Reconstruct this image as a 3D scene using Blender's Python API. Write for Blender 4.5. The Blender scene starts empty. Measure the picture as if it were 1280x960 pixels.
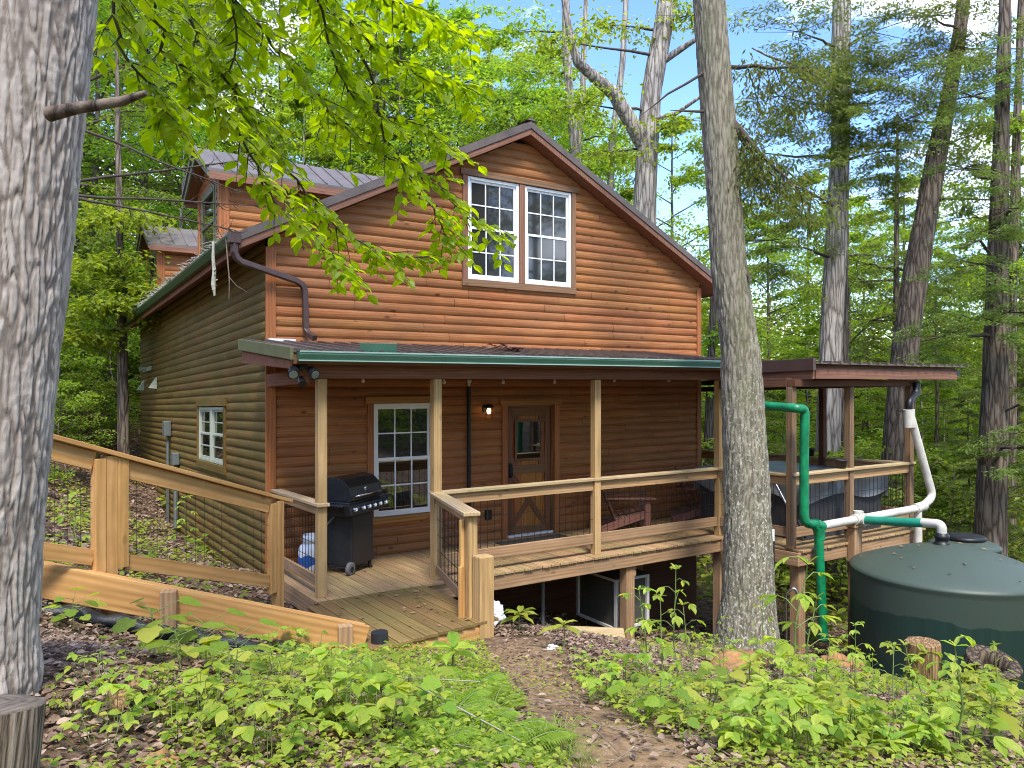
import bpy, math, random
import numpy as np
from mathutils import Vector, Matrix, noise

sc = bpy.context.scene
COL = sc.collection
R = math.radians
rng = np.random.default_rng(7)
random.seed(7)

# ------------------------------------------------------------------ camera, sky, sun, exposure
CAM = np.array([-2.735, -10.013, 2.398])
YAW = R(33.02)
cd = bpy.data.cameras.new("camera"); cam = bpy.data.objects.new("camera", cd); COL.objects.link(cam)
cam.location = CAM; cam.rotation_euler = (R(90), 0, -YAW)
cd.sensor_width = 36.0; cd.lens = 36.0 * 955.7 / 1280.0; cd.clip_start = 0.05; cd.clip_end = 2000
sc.camera = cam

SUN_EL, SUN_AZ = R(56), R(202)          # azimuth clockwise from +Y
SUN_ENERGY, SKY_STRENGTH, EXPOSURE = 1.75, 0.18, 1.88
world = bpy.data.worlds.new("World"); sc.world = world; world.use_nodes = True
nt = world.node_tree; nt.nodes.clear()
def N(tree, t, **kw):
    n = tree.nodes.new(t)
    for k, v in kw.items():
        setattr(n, k, v)
    return n
wo = N(nt, "ShaderNodeOutputWorld"); bg = N(nt, "ShaderNodeBackground"); sky = N(nt, "ShaderNodeTexSky")
sky.sky_type = "NISHITA"; sky.sun_disc = False; sky.sun_elevation = SUN_EL; sky.sun_rotation = SUN_AZ
sky.air_density = 1.0; sky.dust_density = 0.3; sky.ozone_density = 2.5
bg.inputs[1].default_value = SKY_STRENGTH
tc = N(nt, "ShaderNodeTexCoord"); mp = N(nt, "ShaderNodeMapping"); mp.inputs["Scale"].default_value = (1, 1, 2.6); mp.inputs["Location"].default_value = (3.1, 1.7, .4)
nz = N(nt, "ShaderNodeTexNoise"); nz.inputs["Scale"].default_value = 2.3; nz.inputs["Detail"].default_value = 8; nz.inputs["Roughness"].default_value = .6
rp = N(nt, "ShaderNodeValToRGB"); rp.color_ramp.elements[0].position = .53; rp.color_ramp.elements[1].position = .7
mx = N(nt, "ShaderNodeMix", data_type="RGBA"); mx.inputs["B"].default_value = (9.5, 9.7, 10.0, 1)
hs = N(nt, "ShaderNodeHueSaturation"); hs.inputs["Saturation"].default_value = 1.2; hs.inputs["Hue"].default_value = .515; hs.inputs["Value"].default_value = .74
L = nt.links.new
L(tc.outputs["Generated"], mp.inputs[0]); L(mp.outputs[0], nz.inputs["Vector"]); L(nz.outputs["Fac"], rp.inputs[0])
L(sky.outputs[0], hs.inputs["Color"]); L(hs.outputs[0], mx.inputs["A"]); L(rp.outputs[0], mx.inputs["Factor"]); L(mx.outputs["Result"], bg.inputs[0]); L(bg.outputs[0], wo.inputs[0])

sl = bpy.data.lights.new("sun", "SUN"); sun = bpy.data.objects.new("sun", sl); COL.objects.link(sun)
sl.energy = SUN_ENERGY; sl.angle = R(14); sl.color = (1, .955, .87)
sd = Vector((math.sin(SUN_AZ) * math.cos(SUN_EL), math.cos(SUN_AZ) * math.cos(SUN_EL), math.sin(SUN_EL)))
sun.rotation_euler = sd.to_track_quat("Z", "Y").to_euler()
sc.view_settings.view_transform = "Standard"; sc.view_settings.look = "None"
sc.view_settings.exposure = EXPOSURE; sc.view_settings.gamma = 1
sc.cycles.max_bounces = 8; sc.cycles.diffuse_bounces = 6; sc.cycles.glossy_bounces = 3; sc.cycles.transmission_bounces = 6
sc.cycles.use_denoising = True
sc.cycles.use_adaptive_sampling = True; sc.cycles.adaptive_threshold = .008; sc.cycles.filter_width = 1.0

# ------------------------------------------------------------------ helpers
K = 0.028                                 # the cabin leans: it falls 28 mm per metre towards its back
def fin(o, label=None, cat=None, group=None, kind=None):
    if label: o["label"] = label
    if cat: o["category"] = cat
    if group: o["group"] = group
    if kind: o["kind"] = kind
    return o
def thing(name, label, cat, loc=(0, 0, 0), rz=0, group=None):
    o = bpy.data.objects.new(name, None); COL.objects.link(o)
    o.location = loc; o.rotation_euler = (0, 0, rz); o.empty_display_size = .2
    return fin(o, label, cat, group)
KIDS = {}
def kids(o):
    if o.name not in KIDS: KIDS[o.name] = list(o.children)
    return KIDS[o.name]
def dup(root, loc, rz=0, scale=1.0, label=None, group=None):
    def cp(o, par):
        c = o.copy(); COL.objects.link(c)
        if par: c.parent = par
        for ch in kids(o): cp(ch, c)
        return c
    r = cp(root, None); r.location = loc; r.rotation_euler = (0, 0, rz)
    r.scale = (scale,) * 3 if not hasattr(scale, "__len__") else scale
    if label: r["label"] = label
    if group: r["group"] = group
    return r

class MB:
    """collects boxes, beams, tubes ... and links them as ONE mesh object; 'wuv' holds (along, across, across) grain coordinates"""
    def __init__(s): s.v, s.f, s.w, s.sm = [], [], [], []
    def add(s, vs, fs, ws=None, smooth=False):
        b = len(s.v); s.v += [tuple(p) for p in vs]
        if ws is None:
            o = random.random() * 50; ws = [(p[0] + o, p[1], p[2]) for p in vs]
        s.w += [tuple(q) for q in ws]
        for f in fs: s.f.append(tuple(i + b for i in f)); s.sm.append(smooth)
    def obox(s, c, ax, ay, az, hx, hy, hz):
        c, ax, ay, az = Vector(c), Vector(ax), Vector(ay), Vector(az)
        vs, ws = [], []
        h = (hx, hy, hz); o = sorted(range(3), key=lambda i: -h[i]); off = (random.random() * 60, random.random() * 60, random.random() * 60)
        for k in range(8):
            sg = ((k & 1) * 2 - 1, (k >> 1 & 1) * 2 - 1, (k >> 2 & 1) * 2 - 1)
            vs.append(c + ax * sg[0] * hx + ay * sg[1] * hy + az * sg[2] * hz)
            l = [sg[i] * h[i] for i in range(3)]; ws.append((l[o[0]] + off[0], l[o[1]] + off[1], l[o[2]] + off[2]))
        s.add(vs, [(0, 2, 3, 1), (4, 5, 7, 6), (0, 1, 5, 4), (2, 6, 7, 3), (0, 4, 6, 2), (1, 3, 7, 5)], ws)
    def box(s, x0, x1, y0, y1, z0, z1):
        s.obox(((x0 + x1) / 2, (y0 + y1) / 2, (z0 + z1) / 2), (1, 0, 0), (0, 1, 0), (0, 0, 1), abs(x1 - x0) / 2, abs(y1 - y0) / 2, abs(z1 - z0) / 2)
    def beam(s, p, q, w, h, up=(0, 0, 1)):
        p, q = Vector(p), Vector(q); d = (q - p); l = d.length; d = d / l; u = Vector(up); sd_ = d.cross(u)
        if sd_.length < 1e-4: sd_ = Vector((1, 0, 0))
        sd_.normalize(); u = sd_.cross(d)
        s.obox((p + q) / 2, d, sd_, u, l / 2, w / 2, h / 2)
    def tube(s, pts, rad, n=10, caps=True, smooth=True, jit=0, seed=0):
        pts = [Vector(p) for p in pts]; m = len(pts)
        if not hasattr(rad, "__len__"): rad = [rad] * m
        vs, ws = [], []; ref = Vector((0, 0, 1)); l = random.random() * 40; u = None
        for i, p in enumerate(pts):
            t = (pts[min(i + 1, m - 1)] - pts[max(i - 1, 0)]).normalized()
            if u is None:
                u = t.cross(Vector((.31, .95, .05)) if abs(t.z) > .8 else ref).normalized()
            else:
                u = (u - t * u.dot(t)).normalized()
            w = t.cross(u)
            if i: l += (p - pts[i - 1]).length
            for k in range(n):
                a = 2 * math.pi * k / n; dv = u * math.cos(a) + w * math.sin(a); r = rad[i]
                if jit:
                    q = p + dv * r
                    r *= 1 + jit * noise.noise(Vector((q.x * 2.2 + seed, q.y * 2.2, q.z * .7))) + jit * .5 * noise.noise(Vector((q.x * 7 + seed, q.y * 7, q.z * 1.5)))
                vs.append(p + dv * r); ws.append((l, a * rad[i] * .999, 0.0))
        fs = []
        for i in range(m - 1):
            for k in range(n):
                a, b = i * n + k, i * n + (k + 1) % n; fs.append((a, b, b + n, a + n))
        s.add(vs, fs, ws, smooth)
        if caps:
            s.add([vs[k] for k in range(n)], [tuple(range(n))[::-1]]); s.add([vs[(m - 1) * n + k] for k in range(n)], [tuple(range(n))])
    def lathe(s, c, prof, n=32, smooth=True, axis="z"):
        vs = []; c = Vector(c)
        for r, h in prof:
            for k in range(n):
                a = 2 * math.pi * k / n; x, y = r * math.cos(a), r * math.sin(a)
                vs.append(c + (Vector((x, y, h)) if axis == "z" else Vector((x, h, y)) if axis == "y" else Vector((h, x, y))))
        fs = [(i * n + k, i * n + (k + 1) % n, (i + 1) * n + (k + 1) % n, (i + 1) * n + k) for i in range(len(prof) - 1) for k in range(n)]
        s.add(vs, fs, None, smooth)
    def prism(s, poly, a0, a1, axis="y"):
        """poly: 2-D outline, extruded along axis from a0 to a1"""
        n = len(poly)
        def P(p, a): return (p[0], a, p[1]) if axis == "y" else (a, p[0], p[1]) if axis == "x" else (p[0], p[1], a)
        vs = [P(p, a0) for p in poly] + [P(p, a1) for p in poly]; off = random.random() * 40
        if axis == "z": ws = [(p[0] + off, p[1], p[2]) for p in vs]
        else:
            (u0, w0), (u1, w1) = poly[0], poly[1]; ll = math.hypot(u1 - u0, w1 - w0) or 1; du, dw = (u1 - u0) / ll, (w1 - w0) / ll
            ws = [(p[0] * du + p[1] * dw + off, -p[0] * dw + p[1] * du, 0) for p in poly]; ws = ws + [(q[0], q[1], a1 - a0) for q in ws]
        s.add(vs, [tuple(range(n)), tuple(range(2 * n - 1, n - 1, -1))] + [(i, i + n, (i + 1) % n + n, (i + 1) % n) for i in range(n)], ws)
    def build(s, name, mat, parent=None, shear=False, bevel=0, sub=0, loc=None):
        me = bpy.data.meshes.new(name)
        vs = [(x, y, z - K * y) for x, y, z in s.v] if shear else s.v
        me.from_pydata(vs, [], s.f); me.materials.append(mat)
        at = me.attributes.new("wuv", "FLOAT_VECTOR", "POINT"); at.data.foreach_set("vector", np.array(s.w, "f").ravel())
        me.polygons.foreach_set("use_smooth", s.sm)
        import bmesh
        bm = bmesh.new(); bm.from_mesh(me); bmesh.ops.recalc_face_normals(bm, faces=bm.faces); bm.to_mesh(me); bm.free()
        me.update()
        o = bpy.data.objects.new(name, me); COL.objects.link(o)
        if parent: o.parent = parent
        if loc is not None: o.location = loc
        if bevel:
            m = o.modifiers.new("bevel", "BEVEL"); m.width = bevel; m.segments = 2; m.limit_method = "ANGLE"; m.angle_limit = R(50)
        return o

def mesh_np(name, V, faces, mat, parent=None, smooth=False):
    """faces: list of (n,k) integer arrays"""
    me = bpy.data.meshes.new(name); V = np.asarray(V, "f")
    me.vertices.add(len(V)); me.vertices.foreach_set("co", V.ravel())
    tot = sum(len(f) for f in faces); lv = np.concatenate([f.ravel() for f in faces]).astype("i"); sz = np.concatenate([np.full(len(f), f.shape[1]) for f in faces]).astype("i")
    me.loops.add(len(lv)); me.loops.foreach_set("vertex_index", lv)
    me.polygons.add(tot); st = np.zeros(tot, "i"); st[1:] = np.cumsum(sz)[:-1]
    me.polygons.foreach_set("loop_start", st)
    try: me.polygons.foreach_set("loop_total", sz)
    except Exception: pass
    me.polygons.foreach_set("use_smooth", np.full(tot, smooth)); me.materials.append(mat); me.update(calc_edges=True); me.validate()
    o = bpy.data.objects.new(name, me); COL.objects.link(o)
    if parent: o.parent = parent
    return o

def ray(u, v):
    a, b = (u - 640) / 955.7, (480 - v) / 955.7
    return np.array([math.sin(YAW) + math.cos(YAW) * a, math.cos(YAW) - math.sin(YAW) * a, b])
def at(u, v, d): return CAM + ray(u, v) * d          # a point d metres ahead on the sight line through (u, v)

# ------------------------------------------------------------------ materials
def newmat(name):
    m = bpy.data.materials.new(name); m.use_nodes = True; t = m.node_tree; t.nodes.clear()
    out = N(t, "ShaderNodeOutputMaterial"); p = N(t, "ShaderNodeBsdfPrincipled"); t.links.new(p.outputs[0], out.inputs[0])
    return m, t, p, out
def attr(t, name="wuv"): return N(t, "ShaderNodeAttribute", attribute_name=name).outputs["Vector"]
def mapping(t, vec, scale, loc=(0, 0, 0)):
    m = N(t, "ShaderNodeMapping"); m.inputs["Scale"].default_value = scale; m.inputs["Location"].default_value = loc; t.links.new(vec, m.inputs[0]); return m.outputs[0]
def tnoise(t, vec, scale=1, detail=4, rough=.55, dist=0):
    n = N(t, "ShaderNodeTexNoise"); n.inputs["Scale"].default_value = scale; n.inputs["Detail"].default_value = detail; n.inputs["Roughness"].default_value = rough; n.inputs["Distortion"].default_value = dist
    t.links.new(vec, n.inputs["Vector"]); return n.outputs["Fac"]
def ramp(t, fac, stops):
    r = N(t, "ShaderNodeValToRGB"); e = r.color_ramp.elements
    while len(e) < len(stops): e.new(.5)
    for el, (p, c) in zip(e, stops):
        el.position = p; el.color = c if len(c) == 4 else (*c, 1)
    t.links.new(fac, r.inputs[0]); return r.outputs[0]
def mixc(t, fac, a, b, blend="MIX"):
    m = N(t, "ShaderNodeMix", data_type="RGBA", blend_type=blend)
    for k, v in (("Factor", fac), ("A", a), ("B", b)):
        if hasattr(v, "is_output"): t.links.new(v, m.inputs[k])
        elif k == "Factor": m.inputs[k].default_value = v
        else: m.inputs[k].default_value = (*v, 1) if len(v) == 3 else v
    return m.outputs["Result"]
def math_(t, op, a, b=0.0):
    m = N(t, "ShaderNodeMath", operation=op)
    for i, v in enumerate((a, b)):
        if hasattr(v, "is_output"): t.links.new(v, m.inputs[i])
        else: m.inputs[i].default_value = v
    return m.outputs[0]
def bump(t, p, h, strength, dist=.01):
    b = N(t, "ShaderNodeBump"); b.inputs["Strength"].default_value = strength; b.inputs["Distance"].default_value = dist; t.links.new(h, b.inputs["Height"]); t.links.new(b.outputs[0], p.inputs["Normal"])
def objco(t): return N(t, "ShaderNodeTexCoord").outputs["Object"]
def island(t): return N(t, "ShaderNodeNewGeometry").outputs["Random Per Island"]

def wood(name, c0, c1, rough=.7, knots=.5, vary=.35, grain=1.0, stain=None, stain_amt=.0, spec=.3, hvar=.03, fade=None):
    """board lumber: grain along each board, knots, board to board variation, optional weather stain"""
    m, t, p, out = newmat(name); w = attr(t)
    g = tnoise(t, mapping(t, w, (1.3 * grain, 26 * grain, 26 * grain)), 1, 6, .62, .6)
    g2 = tnoise(t, mapping(t, w, (.7, 5, 5)), 1, 3, .5, 1.5)
    rings = N(t, "ShaderNodeTexWave", wave_type="BANDS", bands_direction="Y"); rings.inputs["Scale"].default_value = 9 * grain; rings.inputs["Distortion"].default_value = 7; rings.inputs["Detail"].default_value = 2; rings.inputs["Detail Scale"].default_value = .5
    t.links.new(mapping(t, w, (.22, 1, 1)), rings.inputs["Vector"])
    f = math_(t, "ADD", math_(t, "MULTIPLY", g, .6), math_(t, "MULTIPLY", g2, .25)); f = math_(t, "ADD", f, math_(t, "MULTIPLY", rings.outputs["Fac"], .15))
    c = ramp(t, f, [(.3, tuple(x * .62 for x in c0)), (.5, c0), (.72, c1)])
    isl = island(t)
    hsv = N(t, "ShaderNodeHueSaturation"); t.links.new(c, hsv.inputs["Color"])
    t.links.new(math_(t, "ADD", math_(t, "MULTIPLY", isl, vary), 1 - vary / 2), hsv.inputs["Value"])
    wn = N(t, "ShaderNodeTexWhiteNoise", noise_dimensions="1D"); t.links.new(isl, wn.inputs["W"])
    t.links.new(math_(t, "ADD", math_(t, "MULTIPLY", wn.outputs["Value"], hvar), .5 - hvar / 2), hsv.inputs["Hue"])
    c = hsv.outputs[0]
    if knots:
        vo = N(t, "ShaderNodeTexVoronoi"); vo.inputs["Scale"].default_value = 1; t.links.new(mapping(t, w, (2.3, 4.6, 4.6)), vo.inputs["Vector"])
        kn = ramp(t, vo.outputs["Distance"], [(.06, (1, 1, 1)), (.13, (0, 0, 0))])
        c = mixc(t, math_(t, "MULTIPLY", kn, knots), c, tuple(x * .28 for x in c0))
    if stain:
        s_ = tnoise(t, mapping(t, objco(t), (.9, .9, 1.6)), 1.4, 6, .65)
        c = mixc(t, math_(t, "MULTIPLY", ramp(t, s_, [(.42, (0, 0, 0)), (.65, (1, 1, 1))]), stain_amt), c, stain)
    if fade:
        f2 = tnoise(t, mapping(t, objco(t), (.55, .55, 2.2), (4, 2, 1)), 1, 7, .7)
        c = mixc(t, ramp(t, f2, [(.46, (0, 0, 0)), (.7, (.4,) * 3)]), c, fade)
        dk = tnoise(t, mapping(t, w, (1.6, 7, 7), (9, 0, 0)), 1, 4, .7); c = mixc(t, ramp(t, dk, [(.6, (0, 0, 0)), (.74, (.45,) * 3)]), c, tuple(x * .5 for x in c0))
    t.links.new(c, p.inputs["Base Color"]); p.inputs["Roughness"].default_value = rough; p.inputs["Specular IOR Level"].default_value = spec
    bump(t, p, f, .35, .004)
    return m
def furrowed(name, c_dark, c_mid, c_light, patch=None, patch_amt=0, moss=None):
    """bark of the near trunks: the furrow depth modelled into the mesh (third grain coordinate) also tints it"""
    m, t, p, out = newmat(name); o = objco(t); s = N(t, "ShaderNodeSeparateXYZ"); t.links.new(attr(t), s.inputs[0])
    fine = tnoise(t, mapping(t, o, (60, 60, 22)), 1, 8, .75); med = tnoise(t, mapping(t, o, (18, 18, 5)), 1, 6, .7); big = tnoise(t, mapping(t, o, (3, 3, 1.2)), 1, 4, .6)
    h = math_(t, "ADD", math_(t, "MULTIPLY", s.outputs[2], .5), math_(t, "ADD", math_(t, "MULTIPLY", fine, .35), math_(t, "MULTIPLY", med, .35)))
    c = ramp(t, h, [(.34, c_dark), (.58, c_mid), (.98, c_light)])
    c = mixc(t, ramp(t, big, [(.42, (0, 0, 0)), (.68, (.55,) * 3)]), c, mixc(t, .6, c, tuple(x * .6 for x in c_mid)))
    if moss: c = mixc(t, ramp(t, tnoise(t, mapping(t, o, (5, 5, 2)), 1, 6, .7), [(.5, (0, 0, 0)), (.66, (.6,) * 3)]), c, moss)
    if patch:
        l = tnoise(t, mapping(t, o, (34, 34, 24)), 1, 4, .65); pa = tnoise(t, mapping(t, o, (3, 3, .8)), 1, 3, .6); z = N(t, "ShaderNodeSeparateXYZ"); t.links.new(o, z.inputs[0])
        low = N(t, "ShaderNodeMapRange"); low.inputs[1].default_value = .6; low.inputs[2].default_value = 3.6; low.inputs[3].default_value = 1; low.inputs[4].default_value = .1; t.links.new(z.outputs[2], low.inputs[0])
        lf = math_(t, "MULTIPLY", ramp(t, l, [(.55, (0, 0, 0)), (.6, (1, 1, 1))]), ramp(t, pa, [(.35, (.3,) * 3), (.55, (1, 1, 1))]))
        c = mixc(t, math_(t, "MULTIPLY", math_(t, "MULTIPLY", lf, low.outputs[0]), patch_amt), c, patch)
    t.links.new(c, p.inputs["Base Color"]); p.inputs["Roughness"].default_value = .92; p.inputs["Specular IOR Level"].default_value = .15
    bump(t, p, math_(t, "ADD", fine, med), .8, .012)
    return m
def barktube(mb, pts, rad, n, freq=11, stretch=.17, depth=.02, seed=0, crack=.42, root=0):
    """a trunk whose bark ridges and broken furrows are real relief"""
    pts = [Vector(p) for p in pts]; vs, ws = [], []; m = len(pts)
    for i, c in enumerate(pts):
        for k in range(n):
            a = 2 * math.pi * k / n; dv = Vector((math.cos(a), math.sin(a), 0)); q = c + dv * rad[i]
            w = Vector((q.x * freq, q.y * freq, q.z * freq * stretch + seed)); w += Vector((noise.noise(w * .9), noise.noise(w * .9 + Vector((7, 0, 0))), noise.noise(w * 1.3) * 1.2)) * .55
            d = noise.voronoi(w)[0]; e = min(1, max(0, (d[1] - d[0]) / crack)); e = e * e * (3 - 2 * e)
            e = e * (.75 + .5 * noise.noise(w * 3.1)); lump = noise.noise(Vector((q.x * 3, q.y * 3, q.z * 1.1 + seed))) * .05
            r = rad[i] * (1 + lump + root * math.exp(-max(0, q.z - pts[0].z - .25) * 3.2) * (.5 + .5 * math.sin(a * 5 + seed)) ** 2) + depth * (e - .6) + depth * .35 * noise.noise(q * 38)
            vs.append(c + dv * r); ws.append((q.z, a * rad[i], min(1, max(0, e))))
    mb.add(vs, [(i * n + k, i * n + (k + 1) % n, (i + 1) * n + (k + 1) % n, (i + 1) * n + k) for i in range(m - 1) for k in range(n)], ws, True)
def plain(name, col, rough=.5, metal=0, var=.12, scale=6, bumps=0, spec=.5):
    m, t, p, out = newmat(name); o = objco(t)
    n = tnoise(t, o, scale, 6, .65)
    c = ramp(t, n, [(.25, tuple(x * (1 - var * 1.6) for x in col)), (.55, col), (.8, tuple(min(1, x * (1 + var)) for x in col))])
    t.links.new(c, p.inputs["Base Color"]); p.inputs["Metallic"].default_value = metal; p.inputs["Specular IOR Level"].default_value = spec
    t.links.new(math_(t, "ADD", math_(t, "MULTIPLY", n, .25), rough - .12), p.inputs["Roughness"])
    if bumps: bump(t, p, tnoise(t, o, scale * 5, 5, .6), bumps, .01)
    return m
def leafmat(name, cols, trans=.5, rough=.45, gloss=.3, hv=.04):
    """leaves: diffuse + translucent + a soft sheen, colour varied leaf by leaf and clump by clump"""
    m, t, p, out = newmat(name); isl = island(t)
    n = tnoise(t, objco(t), .9, 2, .5); n2 = tnoise(t, objco(t), 55, 3, .6)
    f = math_(t, "ADD", math_(t, "MULTIPLY", isl, .6), math_(t, "MULTIPLY", n, .3)); f = math_(t, "ADD", f, math_(t, "MULTIPLY", math_(t, "SUBTRACT", n2, .35), .35))
    c = ramp(t, f, [(i / max(1, len(cols) - 1) * .8 + .1, k) for i, k in enumerate(cols)])
    orr = N(t, "ShaderNodeObjectInfo").outputs["Random"]
    h = N(t, "ShaderNodeHueSaturation"); t.links.new(c, h.inputs["Color"]); t.links.new(math_(t, "ADD", math_(t, "MULTIPLY", orr, hv), .5 - hv / 2), h.inputs["Hue"]); t.links.new(math_(t, "ADD", math_(t, "MULTIPLY", orr, .3), .85), h.inputs["Value"])
    c = h.outputs[0]
    t.links.new(c, p.inputs["Base Color"]); p.inputs["Roughness"].default_value = rough; p.inputs["Specular IOR Level"].default_value = gloss
    tr = N(t, "ShaderNodeBsdfTranslucent"); hh = N(t, "ShaderNodeHueSaturation"); hh.inputs["Value"].default_value = 2.0; hh.inputs["Hue"].default_value = .485; hh.inputs["Saturation"].default_value = 1.08; t.links.new(c, hh.inputs["Color"]); t.links.new(hh.outputs[0], tr.inputs["Color"])
    ms = N(t, "ShaderNodeMixShader"); ms.inputs[0].default_value = trans; t.links.new(p.outputs[0], ms.inputs[1]); t.links.new(tr.outputs[0], ms.inputs[2]); t.links.new(ms.outputs[0], out.inputs[0])
    return m
def bark(name, c_dark, c_mid, c_light, sx=14, sz=2.2, depth=.03, lichen=None, lich_amt=0, moss=None):
    m, t, p, out = newmat(name); w = objco(t)
    vec = mapping(t, w, (sx, sx, sz))
    dist = N(t, "ShaderNodeVectorMath", operation="ADD"); nn = N(t, "ShaderNodeTexNoise"); nn.inputs["Scale"].default_value = 1.3; nn.inputs["Detail"].default_value = 5; t.links.new(vec, nn.inputs["Vector"])
    sc_ = N(t, "ShaderNodeVectorMath", operation="SCALE"); sc_.inputs["Scale"].default_value = 1.1; t.links.new(nn.outputs["Color"], sc_.inputs[0]); t.links.new(vec, dist.inputs[0]); t.links.new(sc_.outputs[0], dist.inputs[1])
    vo = N(t, "ShaderNodeTexVoronoi", feature="DISTANCE_TO_EDGE"); vo.inputs["Scale"].default_value = 1; t.links.new(dist.outputs[0], vo.inputs["Vector"])
    fine = tnoise(t, mapping(t, w, (sx * 3.2, sx * 3.2, sz * 3)), 1, 8, .72)
    big = tnoise(t, mapping(t, w, (1.5, 1.5, .6)), 1, 4, .5)
    e = ramp(t, vo.outputs["Distance"], [(.0, (0, 0, 0)), (.16, (.55,) * 3), (.42, (1, 1, 1))])
    h = math_(t, "ADD", math_(t, "MULTIPLY", e, .62), math_(t, "MULTIPLY", fine, .5))
    c = ramp(t, h, [(.22, c_dark), (.5, c_mid), (.92, c_light)])
    c = mixc(t, ramp(t, big, [(.35, (0, 0, 0)), (.7, (.5,) * 3)]), c, mixc(t, .5, c, c_dark))
    if moss:
        c = mixc(t, ramp(t, tnoise(t, mapping(t, w, (2, 2, 1.2)), 1, 6, .7), [(.48, (0, 0, 0)), (.7, (.65,) * 3)]), c, moss)
    if lichen:
        l = tnoise(t, mapping(t, w, (46, 46, 30)), 1, 3, .6); patch = tnoise(t, mapping(t, w, (1.6, 1.6, .5)), 1, 2, .5)
        sep = N(t, "ShaderNodeSeparateXYZ"); t.links.new(w, sep.inputs[0])
        lf = math_(t, "MULTIPLY", ramp(t, l, [(.56, (0, 0, 0)), (.62, (1, 1, 1))]), ramp(t, patch, [(.3, (.35,) * 3), (.55, (1, 1, 1))]))
        low = N(t, "ShaderNodeMapRange"); low.inputs[1].default_value = 1.2; low.inputs[2].default_value = 4.2; low.inputs[3].default_value = 1; low.inputs[4].default_value = .12; t.links.new(sep.outputs[2], low.inputs[0])
        c = mixc(t, math_(t, "MULTIPLY", math_(t, "MULTIPLY", lf, low.outputs[0]), lich_amt), c, lichen)
    t.links.new(c, p.inputs["Base Color"]); p.inputs["Roughness"].default_value = .92; p.inputs["Specular IOR Level"].default_value = .15
    bump(t, p, h, .9, depth)
    return m
# ------------------------------------------------------------------ materials of the cabin
M = {}
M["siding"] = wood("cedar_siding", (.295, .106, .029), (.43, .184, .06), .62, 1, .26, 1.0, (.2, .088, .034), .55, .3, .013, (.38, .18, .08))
M["siding_shaded"] = wood("shaded_weathered_siding", (.15, .083, .014), (.215, .128, .028), .75, .6, .3, 1.0, (.095, .078, .011), .8, .3, .012, (.19, .145, .04))  # left wall: its shade is put into this darker olive, along with mildew
M["trim"] = wood("orange_trim", (.33, .13, .035), (.43, .19, .06), .55, .4, .15, .8)
M["fascia"] = wood("fascia_wood", (.21, .105, .058), (.29, .155, .09), .7, .5, .2, .8)
M["soffit"] = wood("soffit_wood", (.21, .095, .042), (.29, .14, .066), .7, .3, .2)
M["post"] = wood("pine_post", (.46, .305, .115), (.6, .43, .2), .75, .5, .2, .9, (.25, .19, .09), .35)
M["rail"] = wood("rail_pine", (.42, .265, .11), (.56, .39, .19), .7, .6, .2, .9)
M["cap"] = wood("weathered_cap", (.46, .34, .17), (.6, .48, .29), .8, .4, .2, 1, (.3, .28, .13), .4)
M["deck"] = wood("deck_board", (.37, .24, .11), (.5, .35, .19), .75, .35, .3, 1, (.2, .14, .075), .45)
M["wetdeck"] = wood("mossy_deck_board", (.19, .115, .042), (.27, .175, .075), .6, .35, .4, 1, (.12, .1, .032), .6)
M["rim"] = wood("rim_board", (.34, .215, .1), (.46, .31, .17), .8, .5, .2, .8, (.19, .13, .075), .5)
M["fence"] = wood("new_pine", (.5, .285, .085), (.63, .4, .155), .65, .6, .2, .55, (.34, .18, .06), .45)
M["sidepost"] = wood("brown_stained_post", (.2, .13, .065), (.29, .2, .11), .75, .5, .2, .9)
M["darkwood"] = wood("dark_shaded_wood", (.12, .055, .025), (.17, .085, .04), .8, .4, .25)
M["door"] = wood("door_plank", (.34, .12, .028), (.45, .18, .05), .5, .4, .2, 1.2)
M["doorframe"] = wood("door_rail_wood", (.17, .075, .032), (.24, .115, .052), .55, .4, .25, 1.2)
M["roof"] = plain("brown_roof_metal", (.15, .112, .09), .42, .35, .25, 3)
M["roofpale"] = plain("pale_roof_metal", (.15, .125, .108), .5, .3, .18, 3)
M["brownmetal"] = plain("brown_gutter_metal", (.085, .05, .042), .38, .25, .12, 8)
M["greengutter"] = plain("green_gutter_metal", (.085, .2, .135), .4, .1, .12, 5)
M["darkgutter"] = plain("dark_green_gutter", (.035, .085, .03), .45, .1, .25, 5)
M["olive"] = plain("olive_trim_metal", (.13, .14, .06), .5, .1, .15, 5)
M["white"] = plain("white_vinyl", (.78, .79, .78), .35, 0, .04, 5)
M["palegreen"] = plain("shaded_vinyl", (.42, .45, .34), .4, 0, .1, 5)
M["black"] = plain("black_metal", (.012, .012, .013), .45, .2, .2, 10)
M["wire"] = plain("wire_steel", (.03, .028, .026), .5, .5, .2, 10)
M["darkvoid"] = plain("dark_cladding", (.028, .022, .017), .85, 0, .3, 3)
M["grey"] = plain("grey_box_plastic", (.11, .125, .11), .5, 0, .1, 8)
M["pipewhite"] = plain("white_pvc", (.56, .53, .46), .45, 0, .2, 5)
m, t, p, out = newmat("window_glass"); p.inputs["Base Color"].default_value = (.012, .015, .013, 1); p.inputs["Roughness"].default_value = .02; p.inputs["IOR"].default_value = 2.7
bump(t, p, tnoise(t, objco(t), 1.3, 1), .04, .02); M["glass"] = m
m, t, p, out = newmat("gable_glass"); p.inputs["Base Color"].default_value = (.03, .03, .028, 1); p.inputs["Roughness"].default_value = .04; p.inputs["IOR"].default_value = 1.65
bump(t, p, tnoise(t, objco(t), 1.3, 1), .04, .02); M["glass2"] = m

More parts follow.
